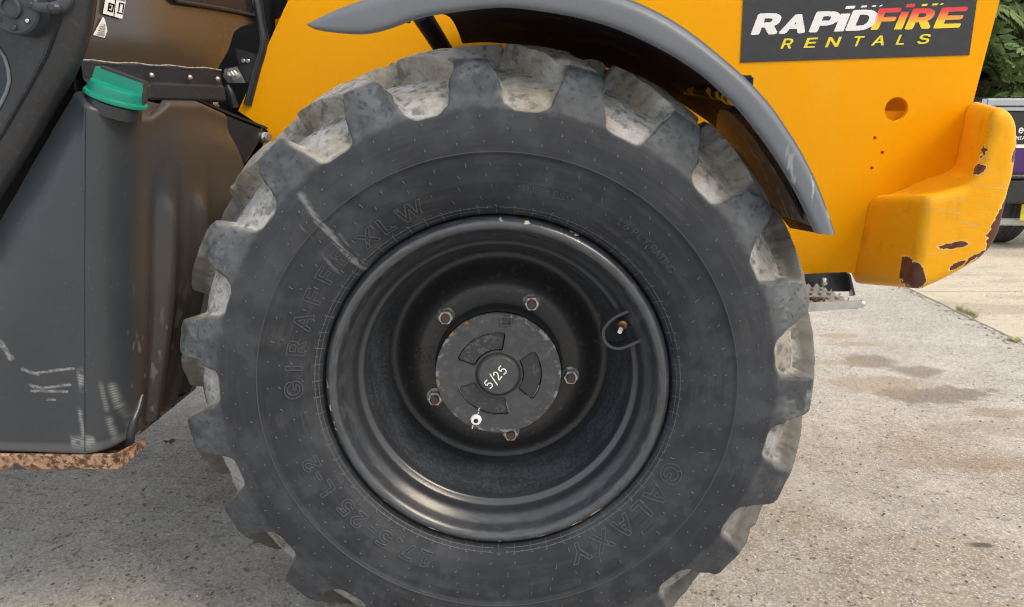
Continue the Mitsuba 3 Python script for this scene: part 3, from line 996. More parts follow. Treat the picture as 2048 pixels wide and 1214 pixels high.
# lip: a rounded band between the two curves
w_ = np.linspace(0, 1, 9)
prof_y = np.array([.020, .006, .0015, 0, 0, 0, 0, .0008, .004])
lip_v = oc[:, None] * (1 - w_[None, :, None] ** 1) + ic[:, None] * w_[None, :, None]
lip3 = np.stack([lip_v[..., 0], np.broadcast_to(YL + prof_y, lip_v.shape[:2]), lip_v[..., 1]], -1)
back3 = lip3[:, ::-1].copy()
back3[..., 1] = YL + .022
loop = np.concatenate([lip3, back3, lip3[:, :1]], 1)
fm_ = grid_mesh(loop)
capm_ = []
for e in (0, NS - 1):
    c = loop[e, :-1]
    capm_.append(trimesh.Trimesh(np.vstack([c, c.mean(0)]), [[a, (a + 1) % len(c), len(c)] for a in range(len(c))], process=False))
add(Fd + '__lip', [fm_] + capm_, 'fender_plastic', smooth=40)
# outer skin running back over the wheel
s0 = int(NS * .20)
sk = []
for y in (YL + .012, .10, .25, .47):
    sk.append(np.stack([oc[s0:, 0], np.full(NS - s0, y), oc[s0:, 1] + 0 * y], 1))
for y in (.47, .25, .10, YL + .012):
    c = oc[s0:] + (ic[s0:] - oc[s0:]) * .12
    sk.append(np.stack([c[:, 0], np.full(NS - s0, y), c[:, 1]], 1))
add(Fd + '__outer_skin', grid_mesh(np.stack(sk + sk[:1], 1)), 'fender_plastic', smooth=40)
# liner facing the tyre, down to its far edge
n_px = [(880, 28), (960, 14), (1060, 17), (1160, 34), (1250, 61), (1330, 99), (1400, 143), (1445, 182), (1485, 222), (1515, 262), (1545, 310), (1572, 358), (1592, 405), (1606, 440)]
f_px = [(925, 87), (980, 85), (1060, 93), (1140, 112), (1230, 141), (1320, 181), (1385, 222), (1430, 255), (1466, 296), (1500, 342), (1530, 388), (1554, 422), (1568, 442), (1580, 456)]
nc = resample(spline([at(*p, Y=.04)[[0, 2]] for p in n_px], 90), 90)
fc = resample(spline([at(*p, Y=.46)[[0, 2]] for p in f_px], 90), 90)
rows = [np.stack([nc[:, 0] * (1 - t) + fc[:, 0] * t, np.full(90, .04 + .42 * t), nc[:, 1] * (1 - t) + fc[:, 1] * t + .02 * math.sin(math.pi * t)], 1) for t in np.linspace(0, 1, 9)]
rows += [r + [0, 0, .006] for r in rows[::-1]]
lm = grid_mesh(np.stack(rows + rows[:1], 1))
add(Fd + '__liner', lm, 'fender_liner', smooth=50)
# end piece closing the foot of the fender
ee = [at(1580, 456, Y=.46), at(1643, 468, Y=.0), at(1655, 466, Y=-.005), at(1643, 432, Y=-.0), at(1568, 430, Y=.46)]
add(Fd + '__foot', trimesh.convex.convex_hull(np.array(ee + [e + [0, .004, .01] for e in ee])), 'fender_liner', smooth=20)
# stays
b0, b1 = at(838, 22, Y=.20), at(895, 112, Y=.50)
add(Fd + '__stay', tube(np.linspace(b0, b1, 8), .021, 18), 'fender_liner', smooth=60)
b0, b1 = at(1482, 192, Y=.02), at(1345, 172, Y=.52)
add(Fd + '__stay', [tube(np.linspace(b0, b1, 8), .014, 18), cyl(b0 - [0.0, .0, 0], b0 + (b1 - b0) * .12, .020)], 'stay_paint', smooth=60)
add(Fd + '__stay_clamp', [box(at(1440, 150, Y=.14), at(1492, 182, Y=.19), .006), box(at(1470, 205, Y=.10), at(1500, 228, Y=.14), .006)], 'fender_liner')
add(Fd + '__pin', tube(np.linspace(at(816, 38, Y=.3), at(816, 46, Y=.3), 4), .006, 10), 'fender_liner')

# ------------------------------------------------------------------ chassis
Ch = L + '__chassis'
YP = .50
side_px = [(578, -4), (476, 222), (536, 262), (500, 360), (420, 640), (640, 700), (900, 560), (1200, 430), (1450, 520), (1603, 547), (1706, 546), (1716, 566), (1760, 560), (1908, 352), (1976, 60), (1979, 92), (2001, -4)]
top_l, top_r = at(578, -4, Y=YP), at(2001, -4, Y=YP)
pp = [at(*p, Y=YP)[[0, 2]] for p in side_px]
pp = [p for k, p in enumerate(pp) if k not in (14, 15)]
pp[-1] = at(2001, -4, Y=YP)[[0, 2]]
poly = sg.Polygon([(top_l[0] + .16, 1.95)] + [tuple(p) for p in pp] + [(top_r[0] + .06, 1.95)]).buffer(0)
hole_c = at(1793, 218, Y=YP)
hr = .0285
poly = poly.difference(sg.Point(hole_c[0], hole_c[2]).buffer(hr, 24))
for px, py in ((1750, 276), (1765, 305), (1744, 336)):
    q = at(px, py, Y=YP)
    poly = poly.difference(sg.Point(q[0], q[2]).buffer(.0042, 10))
m = prism(poly, YP, YP + .014, .0015, 2)
add(Ch + '__side_plate', m, 'yellow_paint', smooth=20)
add(Ch + '__far_side_plate', prism(sg.Polygon([tuple(p) for p in poly.exterior.coords]), 1.70, 1.715), 'yellow_paint', smooth=20)
rear0, rear1 = at(1908, 352, Y=YP), at(2001, -4, Y=YP)
d_ = (rear1 - rear0) / np.linalg.norm(rear1 - rear0)
rt = rear0 + d_ * .95
add(Ch + '__rear_plate', trimesh.convex.convex_hull(np.array([rear0 + [-.02, .014, -.25 * d_[2] * 0], rear0 + [-.03, .014, 0], rt + [-.02, .014, 0], rt + [-.03, .014, 0], rear0 + [-.02, 1.2, 0], rear0 + [-.03, 1.2, 0], rt + [-.02, 1.2, 0], rt + [-.03, 1.2, 0]])), 'yellow_paint', smooth=20)
hz = hole_c[2]
add(Ch + '__inner_shelf', box([.70, .53, hz - .30], [1.05, 1.60, hz - .004], .004), 'yellow_paint', smooth=20)
add(Ch + '__engine_block', [box([-.42, .58, .62], [.62, 1.62, 1.60], .02), box([.60, .70, hz - .1], [.70, 1.62, 1.60], .02)], 'black_gap', smooth=20)
add(Ch + '__top_cover', box([-.36, YP + .016, 1.93], [.62, 1.698, 1.96], .006), 'yellow_paint', smooth=20)
add(Ch + '__axle', [lathe([(.10, .24), (.13, .30), (.11, .50), (.11, 1.2)], HC, AX, 36), cyl(HC + [0, 1.1, 0], HC + [0, 1.6, 0], .3, .03, 36)], 'black_gap', smooth=40)
# second plate of the articulation joint behind the front edge
q = pxpoly([(519, 0), (531, 42), (596, 30), (600, -30), (519, -30)], .95)
add(Ch + '__joint_plate', prism(pxpoly([(530, 43), (612, 24), (560, 170), (535, 260), (528, 95)], .95), .95, .97), 'yellow_paint', smooth=20)
add(Ch + '__joint_housing', box(at(505, 41, Y=1.0), at(640, -60, Y=1.0) + [0, .3, 0], .01), 'black_plastic', smooth=20)

# sign
Sg = L + '__sign'
sp = [(1487, 0), (1481, 125), (1939, 110), (1953, 0)]
sq = [at(*p, Y=YP - .003) for p in sp]
s_poly = sg.Polygon([(sq[0][0] - .002, sq[0][2] + .085), tuple(sq[1][[0, 2]]), tuple(sq[2][[0, 2]]), (sq[3][0] + .002, sq[3][2] + .085)])
add(Sg, prism(s_poly, YP - .0025, YP - .0003), 'sign_film', smooth=False)
labels[Sg] = {'label': 'black sign reading RAPIDFIRE RENTALS on the yellow side plate'}


def put(poly, a, b, align=True):
    """Scales and turns lettering so that its foot runs from pixel a to pixel b on the sign."""
    A_, B_ = at(*a, Y=YP - .004)[[0, 2]], at(*b, Y=YP - .004)[[0, 2]]
    d = B_ - A_
    x0, y0, x1, y1 = poly.bounds
    s = np.hypot(*d) / (x1 - x0)
    c, sn = d / np.hypot(*d)
    return affinity.affine_transform(poly, [c * s, -sn * s, sn * s, c * s, A_[0] - c * s * x0, A_[1] - sn * s * x0])


def heavy(c, h, w):
    """A heavy slanted letter, w wide."""
    g = sg.box(0, 0, 1, 1) if c == 'I' else text_poly(c, h, True, .03 * h if c in 'FE' else .052 * h)
    x0, y0, x1, y1 = g.bounds
    g = affinity.translate(g, -x0, -y0)
    g = affinity.scale(g, w / (x1 - x0), h / (y1 - y0), origin=(0, 0))
    return affinity.affine_transform(g, [1, .36, 0, 1, 0, 0])


def place(c, a, h_px, w_px):
    A_ = at(*a, Y=YP - .004)
    s = np.linalg.norm(at(a[0] + 1, a[1], Y=YP - .004) - A_)
    g = heavy(c, h_px * s, w_px * s)
    g = affinity.rotate(g, 1.9, origin=(0, 0))
    return affinity.translate(g, A_[0], A_[2])


for c, a, hp, wp in (('R', (1501, 70), 40, 52), ('A', (1557, 68), 36, 52), ('P', (1617, 65), 39, 52), ('I', (1668, 63), 33, 19), ('D', (1690, 62), 39, 56)):
    add(Sg + '__letter', prism(place(c, a, hp, wp), YP - .0033, YP - .0022), 'white_paint', smooth=False)
fz = at(1850, 58, Y=YP)[2], at(1850, 18, Y=YP)[2]
SIGN_Z[0], SIGN_Z[1] = fz[0] - .002, fz[1] + .002
for c, a, hp, wp in (('F', (1741, 60), 40, 45), ('I', (1788, 59), 33, 16), ('R', (1809, 59), 39, 50), ('E', (1866, 57), 39, 53)):
    add(Sg + '__letter', prism(place(c, a, hp, wp), YP - .0033, YP - .0022), 'fire_print', smooth=False)
for c, x in zip('RENTALS', (1561, 1607, 1650, 1702, 1742, 1791, 1833)):
    w = {'R': 21, 'E': 22, 'N': 26, 'T': 20, 'A': 25, 'L': 16, 'S': 23}[c]
    y = 97.5 - (x - 1561) * .0335
    g = text_poly(c, 1.0, False, 0.03)
    x0, y0, x1, y1 = g.bounds
    A_ = at(x, y, Y=YP - .004)
    s = np.linalg.norm(at(x + 1, y, Y=YP - .004) - A_)
    g = affinity.scale(affinity.translate(g, -x0, -y0), w * s / (x1 - x0), 19 * s / (y1 - y0), origin=(0, 0))
    g = affinity.translate(affinity.rotate(affinity.affine_transform(g, [1, .36, 0, 1, 0, 0]), 1.9, origin=(0, 0)), A_[0], A_[2])
    add(Sg + '__letter', prism(g, YP - .0033, YP - .0022), 'yellow_mark', smooth=False)
for (x0, x1, y0, y1, mt) in ((1690, 1708, 18, 12, 'white_paint'), (1721, 1732, 15, 11, 'white_paint'), (1743, 1751, 14, 10.5, 'white_paint'), (1758, 1763, 13, 10, 'white_paint'),
                            (1811, 1828, 15, 8, 'fire_print'), (1842, 1853, 12.5, 8, 'yellow_mark'), (1863, 1874, 11, 7, 'yellow_mark'), (1879, 1885, 10, 6.5, 'yellow_mark')):
    add(Sg + '__dash', prism(pxpoly([(x0, y0), (x1, y0 - .5), (x1 + 3, y1 - .5), (x0 + 3, y1)], YP - .003), YP - .0033, YP - .0022), mt, smooth=False)

# ------------------------------------------------------------------ counterweight
CW = L + '__counterweight'
YF = .235
cw_px = [(1851, 391), (1895, 384), (1932, 372), (1952, 350), (1964, 318), (1975, 270), (1983, 226), (1990, 212), (2004, 212), (2026, 228), (2036, 248), (2038, 290), (2029, 350), (2018, 410), (2006, 462), (1990, 494), (1962, 522), (1900, 556), (1826, 590)]
cwp = sg.Polygon([tuple(at(*p, Y=YF)[[0, 2]]) for p in cw_px])
core = cwp.buffer(-.022)
cc = np.array(core.exterior.coords)[:-1]
ex0, ey0 = cc[:, 0], cc[:, 1]
ex1, ey1 = np.roll(ex0, -1), np.roll(ey0, -1)
XR = cwp.bounds[2]
gx, gz = np.linspace(cwp.bounds[0] - .12, cwp.bounds[2] + .12, 120), np.linspace(cwp.bounds[1] - .12, cwp.bounds[3] + .12, 130)
GX, GZ = np.meshgrid(gx, gz, indexing='ij')
pts_ = shapely.points(GX.ravel(), GZ.ravel())
sd = np.where(shapely.contains(core, pts_), -1, 1) * shapely.distance(core.exterior, pts_)
sd = sd.reshape(GX.shape)
from scipy.interpolate import RegularGridInterpolator
from scipy.ndimage import gaussian_filter
sdl = gaussian_filter(sd, 1.2)
_dx, _dz = gx[1] - gx[0], gz[1] - gz[0]


def sd2(x, z):
    u, v = (x - gx[0]) / _dx, (z - gz[0]) / _dz
    a, b = int(min(max(u, 0), len(gx) - 2)), int(min(max(v, 0), len(gz) - 2))
    u, v = u - a, v - b
    return (sdl[a, b] * (1 - u) + sdl[a + 1, b] * u) * (1 - v) + (sdl[a, b + 1] * (1 - u) + sdl[a + 1, b + 1] * u) * v


YB_ = .499


_f = [at(1826, 590, Y=YF), at(1851, 391, Y=YF), at(1946, 357, Y=YF), at(1988, 214, Y=YF)]
_b = [at(1706, 578, Y=.5), at(1744, 392, Y=.5), at(1898, 353, Y=.5), at(1938, 201, Y=.5)]
_zn = [q[2] for q in _f]
_kx = [(b[0] - f[0]) / (.5 - YF) for f, b in zip(_f, _b)]
_kz = [(b[2] - f[2]) / (.5 - YF) for f, b in zip(_f, _b)]
_tabz = np.linspace(_zn[0] - .1, _zn[-1] + .1, 200)
_tabx, _tabk = gaussian_filter(np.interp(_tabz, _zn, _kx), 2), gaussian_filter(np.interp(_tabz, _zn, _kz), 2)
_s0, _ds = _tabz[0], _tabz[1] - _tabz[0]


def cw_sdf(x, y, z):
    # the block leans towards its back
    w = y - YF
    k = int(min(max((z - _s0) / _ds, 0), 199))
    d = sd2(x - w * float(_tabx[k]), z - w * float(_tabk[k]))
    yy = max(YF + .022 - y, y - (YB_ + .3))
    if d > 0 and yy > 0:
        q = math.hypot(d, yy)
    else:
        q = max(d, yy)
    return -(q - .022)


mcw = m3.Manifold.level_set(cw_sdf, [gx[0] + .01, YF - .02, gz[0] + .01, gx[-1] - .0, YB_ + .02, gz[-1] - .01], .0085, 0.0)
cwt = man(mcw)
trimesh.smoothing.filter_taubin(cwt, iterations=6)
keep = cwt.triangles_center[:, 1] < YB_ - .0005
cwt.update_faces(keep)
add(CW, cwt, 'counterweight_paint', smooth=True)
for (px, py, hw, hh, a) in [(1836, 553, 30, 13, -62), (1905, 491, 22, 6, 8), (1916, 530, 18, 5, 30), (1963, 312, 20, 8, 78), (1961, 339, 10, 7, 60), (1855, 388, 7, 4, 0), (1988, 502, 44, 10, 42), (2008, 440, 62, 15, 73),
                            (1974, 300, 4, 3, 0), (2034, 310, 12, 5, 80), (1948, 515, 14, 4, 30), (1936, 526, 7, 3, 50), (1966, 510, 14, 6, 30)]:
    q = at(px, py, Y=YF)
    s = 1.13 * 1.72 / 1500
    CHIPS.append((q[0], q[2], hw * s, hh * s, math.radians(a), .2, .298 if px < 1840 else .285))

# ------------------------------------------------------------------ step at the rear
St = L + '__step'
s_bk = at(1600, 547, Y=.40)
b_ = prism(pxpoly([(1600, 549), (1694, 545), (1700, 572), (1704, 580), (1696, 583), (1600, 584)], .42), .42, .428, .001)
add(St + '__bracket', b_, 'black_plastic', smooth=20)
flg = trimesh.convex.convex_hull(np.array([at(1690, 545, Y=.425), at(1697, 545, Y=.425), at(1708, 592, Y=.425), at(1699, 592, Y=.425), at(1697, 549, Y=.36), at(1701, 549, Y=.36), at(1706, 590, Y=.36), at(1711, 590, Y=.36)]))
add(St + '__bracket_flange', flg, 'black_plastic', smooth=20)
q = at(1648, 563, Y=.42)
add(St + '__bolt', [lathe([(0, -.010), (.006, -.0095), (.010, -.006), (.0115, 0)], q, AX, 20)], 'bright_steel', smooth=40)
zt = at(1700, 600, Y=.25)[2]
fx0, fx1 = at(1560, 605, Y=.22)[0], at(1728, 605, Y=.22)[0]
add(St + '__front_rail', trimesh.convex.convex_hull(np.array([at(1560, 609, Y=.20), at(1718, 601, Y=.20), at(1727, 607, Y=.20), at(1728, 615, Y=.20), at(1560, 629, Y=.20), at(1560, 608, Y=.209), at(1718, 600, Y=.209), at(1727, 606, Y=.209), at(1728, 615, Y=.209), at(1560, 629, Y=.209)])), 'galvanised', smooth=20)
for r_ in range(5):
    y = .212 + .044 * r_
    a_, c_ = at(1560, 605, Y=.212), at(1718, 600, Y=.212)
    x0, x1 = a_[0], c_[0] - .002 * r_
    z = zt + .004
    n = 8
    pts = [(x0, z - .016)]
    for t in range(n):
        xa = x0 + (x1 - x0) * t / n
        wdt = (x1 - x0) / n
        pts += [(xa, z), (xa + wdt * .22, z + .0042), (xa + wdt * .44, z), (xa + wdt * .55, z - .006), (xa + wdt * .88, z - .006)]
    pts += [(x1, z), (x1, z - .016)]
    add(St + '__tread_bar', prism(sg.Polygon(pts).buffer(0), y, y + .004), 'galvanised', smooth=20)
for t in range(8):
    x = x0 + (x1 - x0) * (t + .72) / 8
    add(St + '__cross_bar', box([x - .002, .216, z - .016], [x + .002, .40, z - .007], .0005), 'galvanised', smooth=20)
q = at(1731, 608, Y=.21)
add(St + '__end_bolt', [hexnut(q - [.008, -.006, 0], [1, 0, 0], .0075, .008)], 'steel', smooth=30)
for px in (1628, 1642):
    q = at(px, 599, Y=.23)
    add(St + '__bolt', [hexnut(q - [0, 0, .004], [0, 0, 1], .009, .009)], 'rusty_steel', smooth=30)

# ------------------------------------------------------------------ fuel tank
Tk = L + '__fuel_tank'


def tz(py, Y=0.0):
    return at(150, py, Y=Y)[2]


lev = []  # per level: z, left x, seam x, corner x, end (x, y)
left_px = [(140, 196), (118, 232), (88, 285), (60, 333), (30, 388), (0, 440), (-30, 505), (-55, 570), (-80, 660), (-95, 760), (-100, 870), (-100, 892)]
corner_px = [246, 246, 247, 247, 247, 247, 247, 247, 248, 249, 250, 250]
end_pts = [at(455, 236, Y=.33), at(470, 262, Y=.335), at(486, 310, Y=.345), at(500, 350, Y=.355), at(510, 400, Y=.36), at(515, 450, Y=.37), at(510, 510, Y=.38), at(495, 575, Y=.39), at(455, 660, Y=.40), at(415, 725, Y=.41), at(384, 775, Y=.42), at(372, 790, Y=.42)]
secs = []
zs = [tz(py) for _, py in left_px]
_t0 = at(140, 196, Y=0)[2]
front_drop = lambda u: np.interp(u, [0, .35, 1], [0, _t0 - at(172, 216, Y=-.028)[2], _t0 - at(250, 244, Y=.02)[2]])
side_drop = lambda t: np.interp(t, [0, .10, .22, .32, .7, 1], [_t0 - at(250, 244, Y=.02)[2], _t0 - at(290, 243, Y=.10)[2], _t0 - at(325, 228, Y=.15)[2], _t0 - at(350, 213, Y=.19)[2], _t0 - at(410, 214, Y=.28)[2], _t0 - at(455, 236, Y=.33)[2]])
ez = np.array([e[2] for e in end_pts])
for k, ((lx, py), cxp, e) in enumerate(zip(left_px, corner_px, end_pts)):
    z = zs[k]
    Lx = at(lx, py, Y=.022)[0]
    Sx = at(168, py, Y=-.028)[0]
    Cx = at(cxp, py, Y=.03)[0]
    Ex = np.interp(-z, -ez, [q[0] for q in end_pts])
    Ey = np.interp(-z, -ez, [q[1] for q in end_pts])
    Kx = at(np.interp(py, [196, 232, 285, 333, 388, 440, 505, 570, 660, 900], [158, 155, 132, 110, 86, 64, 38, 12, -22, -70]), py, Y=-.012)[0]
    raw = [(Lx - .02, .20), (Lx, .034), (Lx + .006, .018), (Kx, -.012)] + [(Kx + (Sx - Kx) * t, -.012 - .016 * t) for t in (.33, .67, 1.0)]
    # rounded corner from the seam to the side
    c0, c1, c2 = np.array([Sx, -.028]), np.array([Cx - .002, -.020]), np.array([Cx + .004, .075])
    raw += [tuple((1 - t) ** 2 * c0 + 2 * t * (1 - t) * c1 + t * t * c2) for t in np.linspace(.1, 1, 9)]
    # side with shallow pressed ribs
    for t in np.linspace(.04, 1, 40):
        x, y = c2[0] + (Ex - c2[0]) * t, c2[1] + (Ey - c2[1]) * t
        ribz = np.clip((1.10 - z) / .06, 0, 1)
        rib = sum(.017 * math.exp(-((t - c) / w) ** 2) * ribz * np.clip((1.11 - .10 * c - z) / .05, 0, 1) for c, w in ((.24, .045), (.50, .04), (.76, .05)))
        rib -= sum(.009 * math.exp(-((t - c) / .03) ** 2) * ribz for c in (.14, .36, .62))
        raw.append((x + rib, y - rib * .4))
    raw += [(Ex - .01, Ey + .015), (Ex - .05, Ey + .02), (Ex - .2, .45), (Lx - .02, .45)]
    fade = max(0.0, 1 - (zs[0] - z) / .30)
    dz = []
    for idx, (x, y) in enumerate(raw):
        if idx < 7:
            dz.append(front_drop(.35 * max(0, idx - 2) / 4))
        elif idx < 16:
            dz.append(front_drop(.35 + .65 * (idx - 6) / 9))
        elif idx < 56:
            dz.append(side_drop((idx - 15) / 40))
        else:
            dz.append(side_drop(1.0) if idx < 59 else .02)
    secs.append(np.array([(x, y, z - d * fade) for (x, y), d in zip(raw, dz)]))
S = np.array(secs)
# finer levels
zz = np.linspace(0, len(S) - 1, 70)
S2 = np.array([spline(S[:, k], 70) for k in range(S.shape[1])]).transpose(1, 0, 2)
# top: follows a raised shoulder at the side; two inset rims make the rounded edge
top0 = S2[0].copy()
cen_t = {True: np.array([-.74, .20]), False: np.array([-.92, .22])}


def inset(s, d, up):
    g = s.copy()
    v = cen_t[up > 0] - g[:, :2]
    g[:, :2] += v / np.linalg.norm(v, axis=1, keepdims=True) * d
    g[:, 2] += up
    return g


tops = [inset(top0, .022, .0135), inset(top0, .014, .0120), inset(top0, .006, .0085), inset(top0, .002, .004)]
bot = S2[-1]
bots = [inset(bot, .002, -.004), inset(bot, .008, -.008)]
full = np.array(tops + list(S2) + bots)
full = np.concatenate([full, full[:, :1]], 1)
tm = grid_mesh(full, flip=False)


def capfan(s, flip):
    c = s[:-1].mean(0)
    m_ = len(s) - 1
    f_ = [[k, (k + 1) % m_, m_] for k in range(m_)]
    t_ = trimesh.Trimesh(np.vstack([s[:-1], c]), f_, process=False)
    if flip:
        t_.invert()
    return t_


tm = trimesh.util.concatenate([tm, capfan(full[0], False), capfan(full[-1], True)])
tm.merge_vertices()
tm.fix_normals()
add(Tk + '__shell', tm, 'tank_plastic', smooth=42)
for (a, b, w) in [((48, 738), (80, 747), .005), ((78, 744), (152, 733), .004), ((64, 769), (90, 776), .005), ((85, 774), (146, 766), .004), ((66, 780), (140, 779), .004), ((98, 797), (116, 796), .003), ((0, 685), (22, 715), .009)]:
    qa, qb = at(*a, Y=-.015), at(*b, Y=-.015)
    TANK_MARKS.append((tuple(qa[[0, 2]]), tuple(qb[[0, 2]]), w))
for (x0, x1, y0, y1) in [(186, 208, 684, 870), (165, 184, 735, 778), (205, 216, 768, 830), (216, 230, 775, 838), (214, 226, 840, 895), (228, 238, 836, 905), (168, 186, 817, 890), (152, 200, 870, 893)]:
    qa, qb = at(x0 - 8, y0, Y=-.02), at(x1 - 8, y1, Y=-.02)
    TANK_RUBS.append((qa[0], qb[0], qb[2], qa[2]))
q0, q1 = at(170, 205, Y=-.0285), at(170, 880, Y=-.0285)
seam = np.array([S2[k, 6] for k in range(70)]) + [0, -.0002, 0]
add(Tk + '__mould_seam', tube(seam, .0009, 6), 'black_plastic', smooth=60)
labels[Tk + '__shell'] = {'label': 'scuffed black plastic tank shell with brown reflections tinted into its side'}
g = text_poly('BTBC04DUI', .006, False)
# neck and green cap
ca_ = np.array([.36, -.06, .93])
ca_ = ca_ / np.linalg.norm(ca_)
cb = at(229, 210, Y=.030)
add(Tk + '__filler_neck', lathe([(.049, -.016), (.0485, -.002), (.046, .006), (.044, .006)], cb, ca_, 48), 'black_plastic', smooth=40)
cap_p = [(.0, .026), (.041, .026), (.0462, .0235), (.0485, .018), (.0495, .0075), (.0510, .0062), (.0540, .0052), (.0552, .0025), (.0548, -.001), (.0530, -.0025), (.046, -.0025)]
add(Tk + '__filler_cap', lathe(cap_p, cb + ca_ * .012, ca_, 64), 'green_plastic', smooth=35)
ux, uy, uz = frame(ca_)
gx_ = np.array([.93, .12, -.34])
gx_ = gx_ - ca_ * (gx_ @ ca_)
gx_ /= np.linalg.norm(gx_)
gy_ = np.cross(ca_, gx_)


def capbox(x0, x1, y0, y1, z0, z1, taper=.8):
    c = cb + ca_ * .012
    pts = []
    for z, s in ((z0, 1.0), (z1, taper)):
        for x in (x0, x1):
            for y in (y0, y1):
                for dx_, dy_ in ((1, .9), (.93, 1)):
                    pts.append(c + gx_ * x * (1 - (1 - s) * .12) * dx_ + gy_ * y * s * dy_ + ca_ * z)
    return trimesh.convex.convex_hull(np.array(pts))


add(Tk + '__cap_grip', capbox(-.044, .046, -.012, .012, .020, .046), 'green_plastic', smooth=25)
add(Tk + '__cap_lock', [capbox(-.034, .047, -.0085, .0085, .040, .0505, .98), capbox(.036, .0515, -.0095, .0095, .010, .045, 1.0)], 'black_plastic', smooth=25)
# bracket that holds the tank's top
br = [at(378, 190, Y=.30), at(420, 208, Y=.36), at(455, 224, Y=.40), at(530, 254, Y=.48)]
up_ = spline(br, 20)
sh = np.array([[p + [.012, -.02, 0], p + [-.05, .03, .012], p + [-.05, .03, .006], p + [.012, -.02, -.006], p + [.012, -.02, 0]] for p in up_])
t_ = grid_mesh(sh)
t_.fix_normals()
add(Tk + '__bracket', [t_, trimesh.convex.convex_hull(np.array([at(452, 232, Y=.37), at(530, 262, Y=.46), at(489, 325, Y=.40), at(448, 290, Y=.37), at(456, 232, Y=.385), at(530, 262, Y=.47), at(492, 325, Y=.41), at(450, 290, Y=.385)])),
                     box(at(503, 254, Y=.455), at(528, 284, Y=.48), .003)], 'black_plastic', smooth=25)
for px, py, Y in ((388, 197, .31), (429, 210, .36)):
    q = at(px, py, Y=Y)
    add(Tk + '__bracket_bolt', [cyl(q - [0, 0, .004], q + [0, 0, .001], .0105), hexnut(q, [.1, -.1, 1], .0085, .009)], 'bright_steel', smooth=30)
q = at(533, 275, Y=.45)
add(Tk + '__end_bolt', [hexnut(q, [.75, -.6, .1], .010, .010), cyl(q - [.012, -.01, 0], q, .013)], 'bright_steel', smooth=30)
# rusty tray under the tank
rz0, rz1 = at(100, 938, Y=-.02)[2], at(100, 908, Y=-.02)[2]
xr = at(237, 925, Y=-.02)[0]
add(Tk + '__tray_front', [box([-1.95, -.024, rz0], [xr, -.014, rz1], .002), box([-1.95, -.014, rz0], [xr, .10, rz0 + .006], .002)], 'rust', smooth=20)
e0, e1 = at(243, 938, Y=-.02), at(291, 895, Y=.07)
add(Tk + '__tray_corner', trimesh.convex.convex_hull(np.array([[xr, -.024, rz0], [xr, -.024, rz1], at(290, 876, Y=.07), at(292, 893, Y=.07), [xr - .004, -.014, rz0], [xr - .004, -.014, rz1], at(288, 876, Y=.08), at(289, 893, Y=.08)])), 'rust', smooth=20)
r0_, r1_ = at(275, 862, Y=.13), at(392, 772, Y=.50)
add(Tk + '__tray_rail', trimesh.convex.convex_hull(np.array([at(278, 850, Y=.14), at(278, 870, Y=.14), at(392, 755, Y=.47), at(392, 777, Y=.47), at(266, 850, Y=.15), at(266, 868, Y=.15), at(380, 755, Y=.49), at(380, 777, Y=.49)])), 'rust', smooth=20)
hp = spline([at(283, 792, Y=.10), at(276, 818, Y=.08), at(266, 842, Y=.06), at(260, 866, Y=.05), at(257, 892, Y=.05)], 16)
add(Tk + '__drain_hose', tube(hp, .011, 12), 'black_plastic', smooth=60)

# ------------------------------------------------------------------ cab
Cb = L + '__cab'
zb = at(150, 130, Y=.085)[2]
c0, c1 = at(150, 128, Y=.085), at(521, 168, Y=.50)
bend = []
for t in np.linspace(-.25, 1, 26):
    x, y = c0[0] + (c1[0] - c0[0]) * t, c0[1] + (c1[1] - c0[1]) * t
    bow = .006 * math.sin(math.pi * min(max(t, 0), 1))
    bend.append((x + bow * .9, y - bow * .4))
bend = np.array(bend)
hs = np.linspace(0, 1, 12)
cut = [np.interp(t, [0, .70, .80, .86, 1], [0, 0, .055, .105, .125]) for t in np.linspace(-.25, 1, 26)]
sheet = np.array([[(x - .03 * ((k + h * (.42 - k)) / .42) ** 2, y, zb + k + h * (.42 - k)) for h in hs] for (x, y), k in zip(bend, cut)])
inner = sheet[:, ::-1] + [-.02, .01, 0]
pm = grid_mesh(np.concatenate([sheet, inner, sheet[:, :1]], 1))
pm.fix_normals()
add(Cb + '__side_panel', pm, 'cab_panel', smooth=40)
labels[Cb + '__side_panel'] = {'label': 'glossy dark cab side panel with a brown sheen put into its colour'}
# skirt with a row of rivets under the panel
sk0 = np.array([[x + .012, y - .006, zb + .004] for x, y in bend[5:20]])
skz = [(.0, .004), (.004, .0), (.004, -.030), (.010, -.036), (.012, -.062), (.010, -.066), (-.02, -.066), (-.02, .004)]
sm = grid_mesh(np.array([[p + [a, -a * .4, b] for a, b in skz + skz[:1]] for p in sk0]))
sm.fix_normals()
add(Cb + '__skirt', sm, 'black_plastic', smooth=25)
stp = np.array([p + [.006, -.003, .004] for p in sk0])
add(Cb + '__trim_edge', tube(stp + np.stack([np.zeros(len(stp)), np.zeros(len(stp)), .0015 * np.sin(np.arange(len(stp)) * 1.7)], 1), .0020, 8), 'steel', smooth=60)
for t in (.08, .29, .49, .65):
    k = t * 20
    a = int(k)
    p = sk0[a] + (sk0[min(a + 1, 14)] - sk0[a]) * (k - a) + [.016, -.006, -.018]
    add(Cb + '__rivet', lathe([(0, .0045), (.0035, .004), (.0055, .002), (.006, 0)], p, [.9, -.42, 0], 14), 'steel', smooth=50)
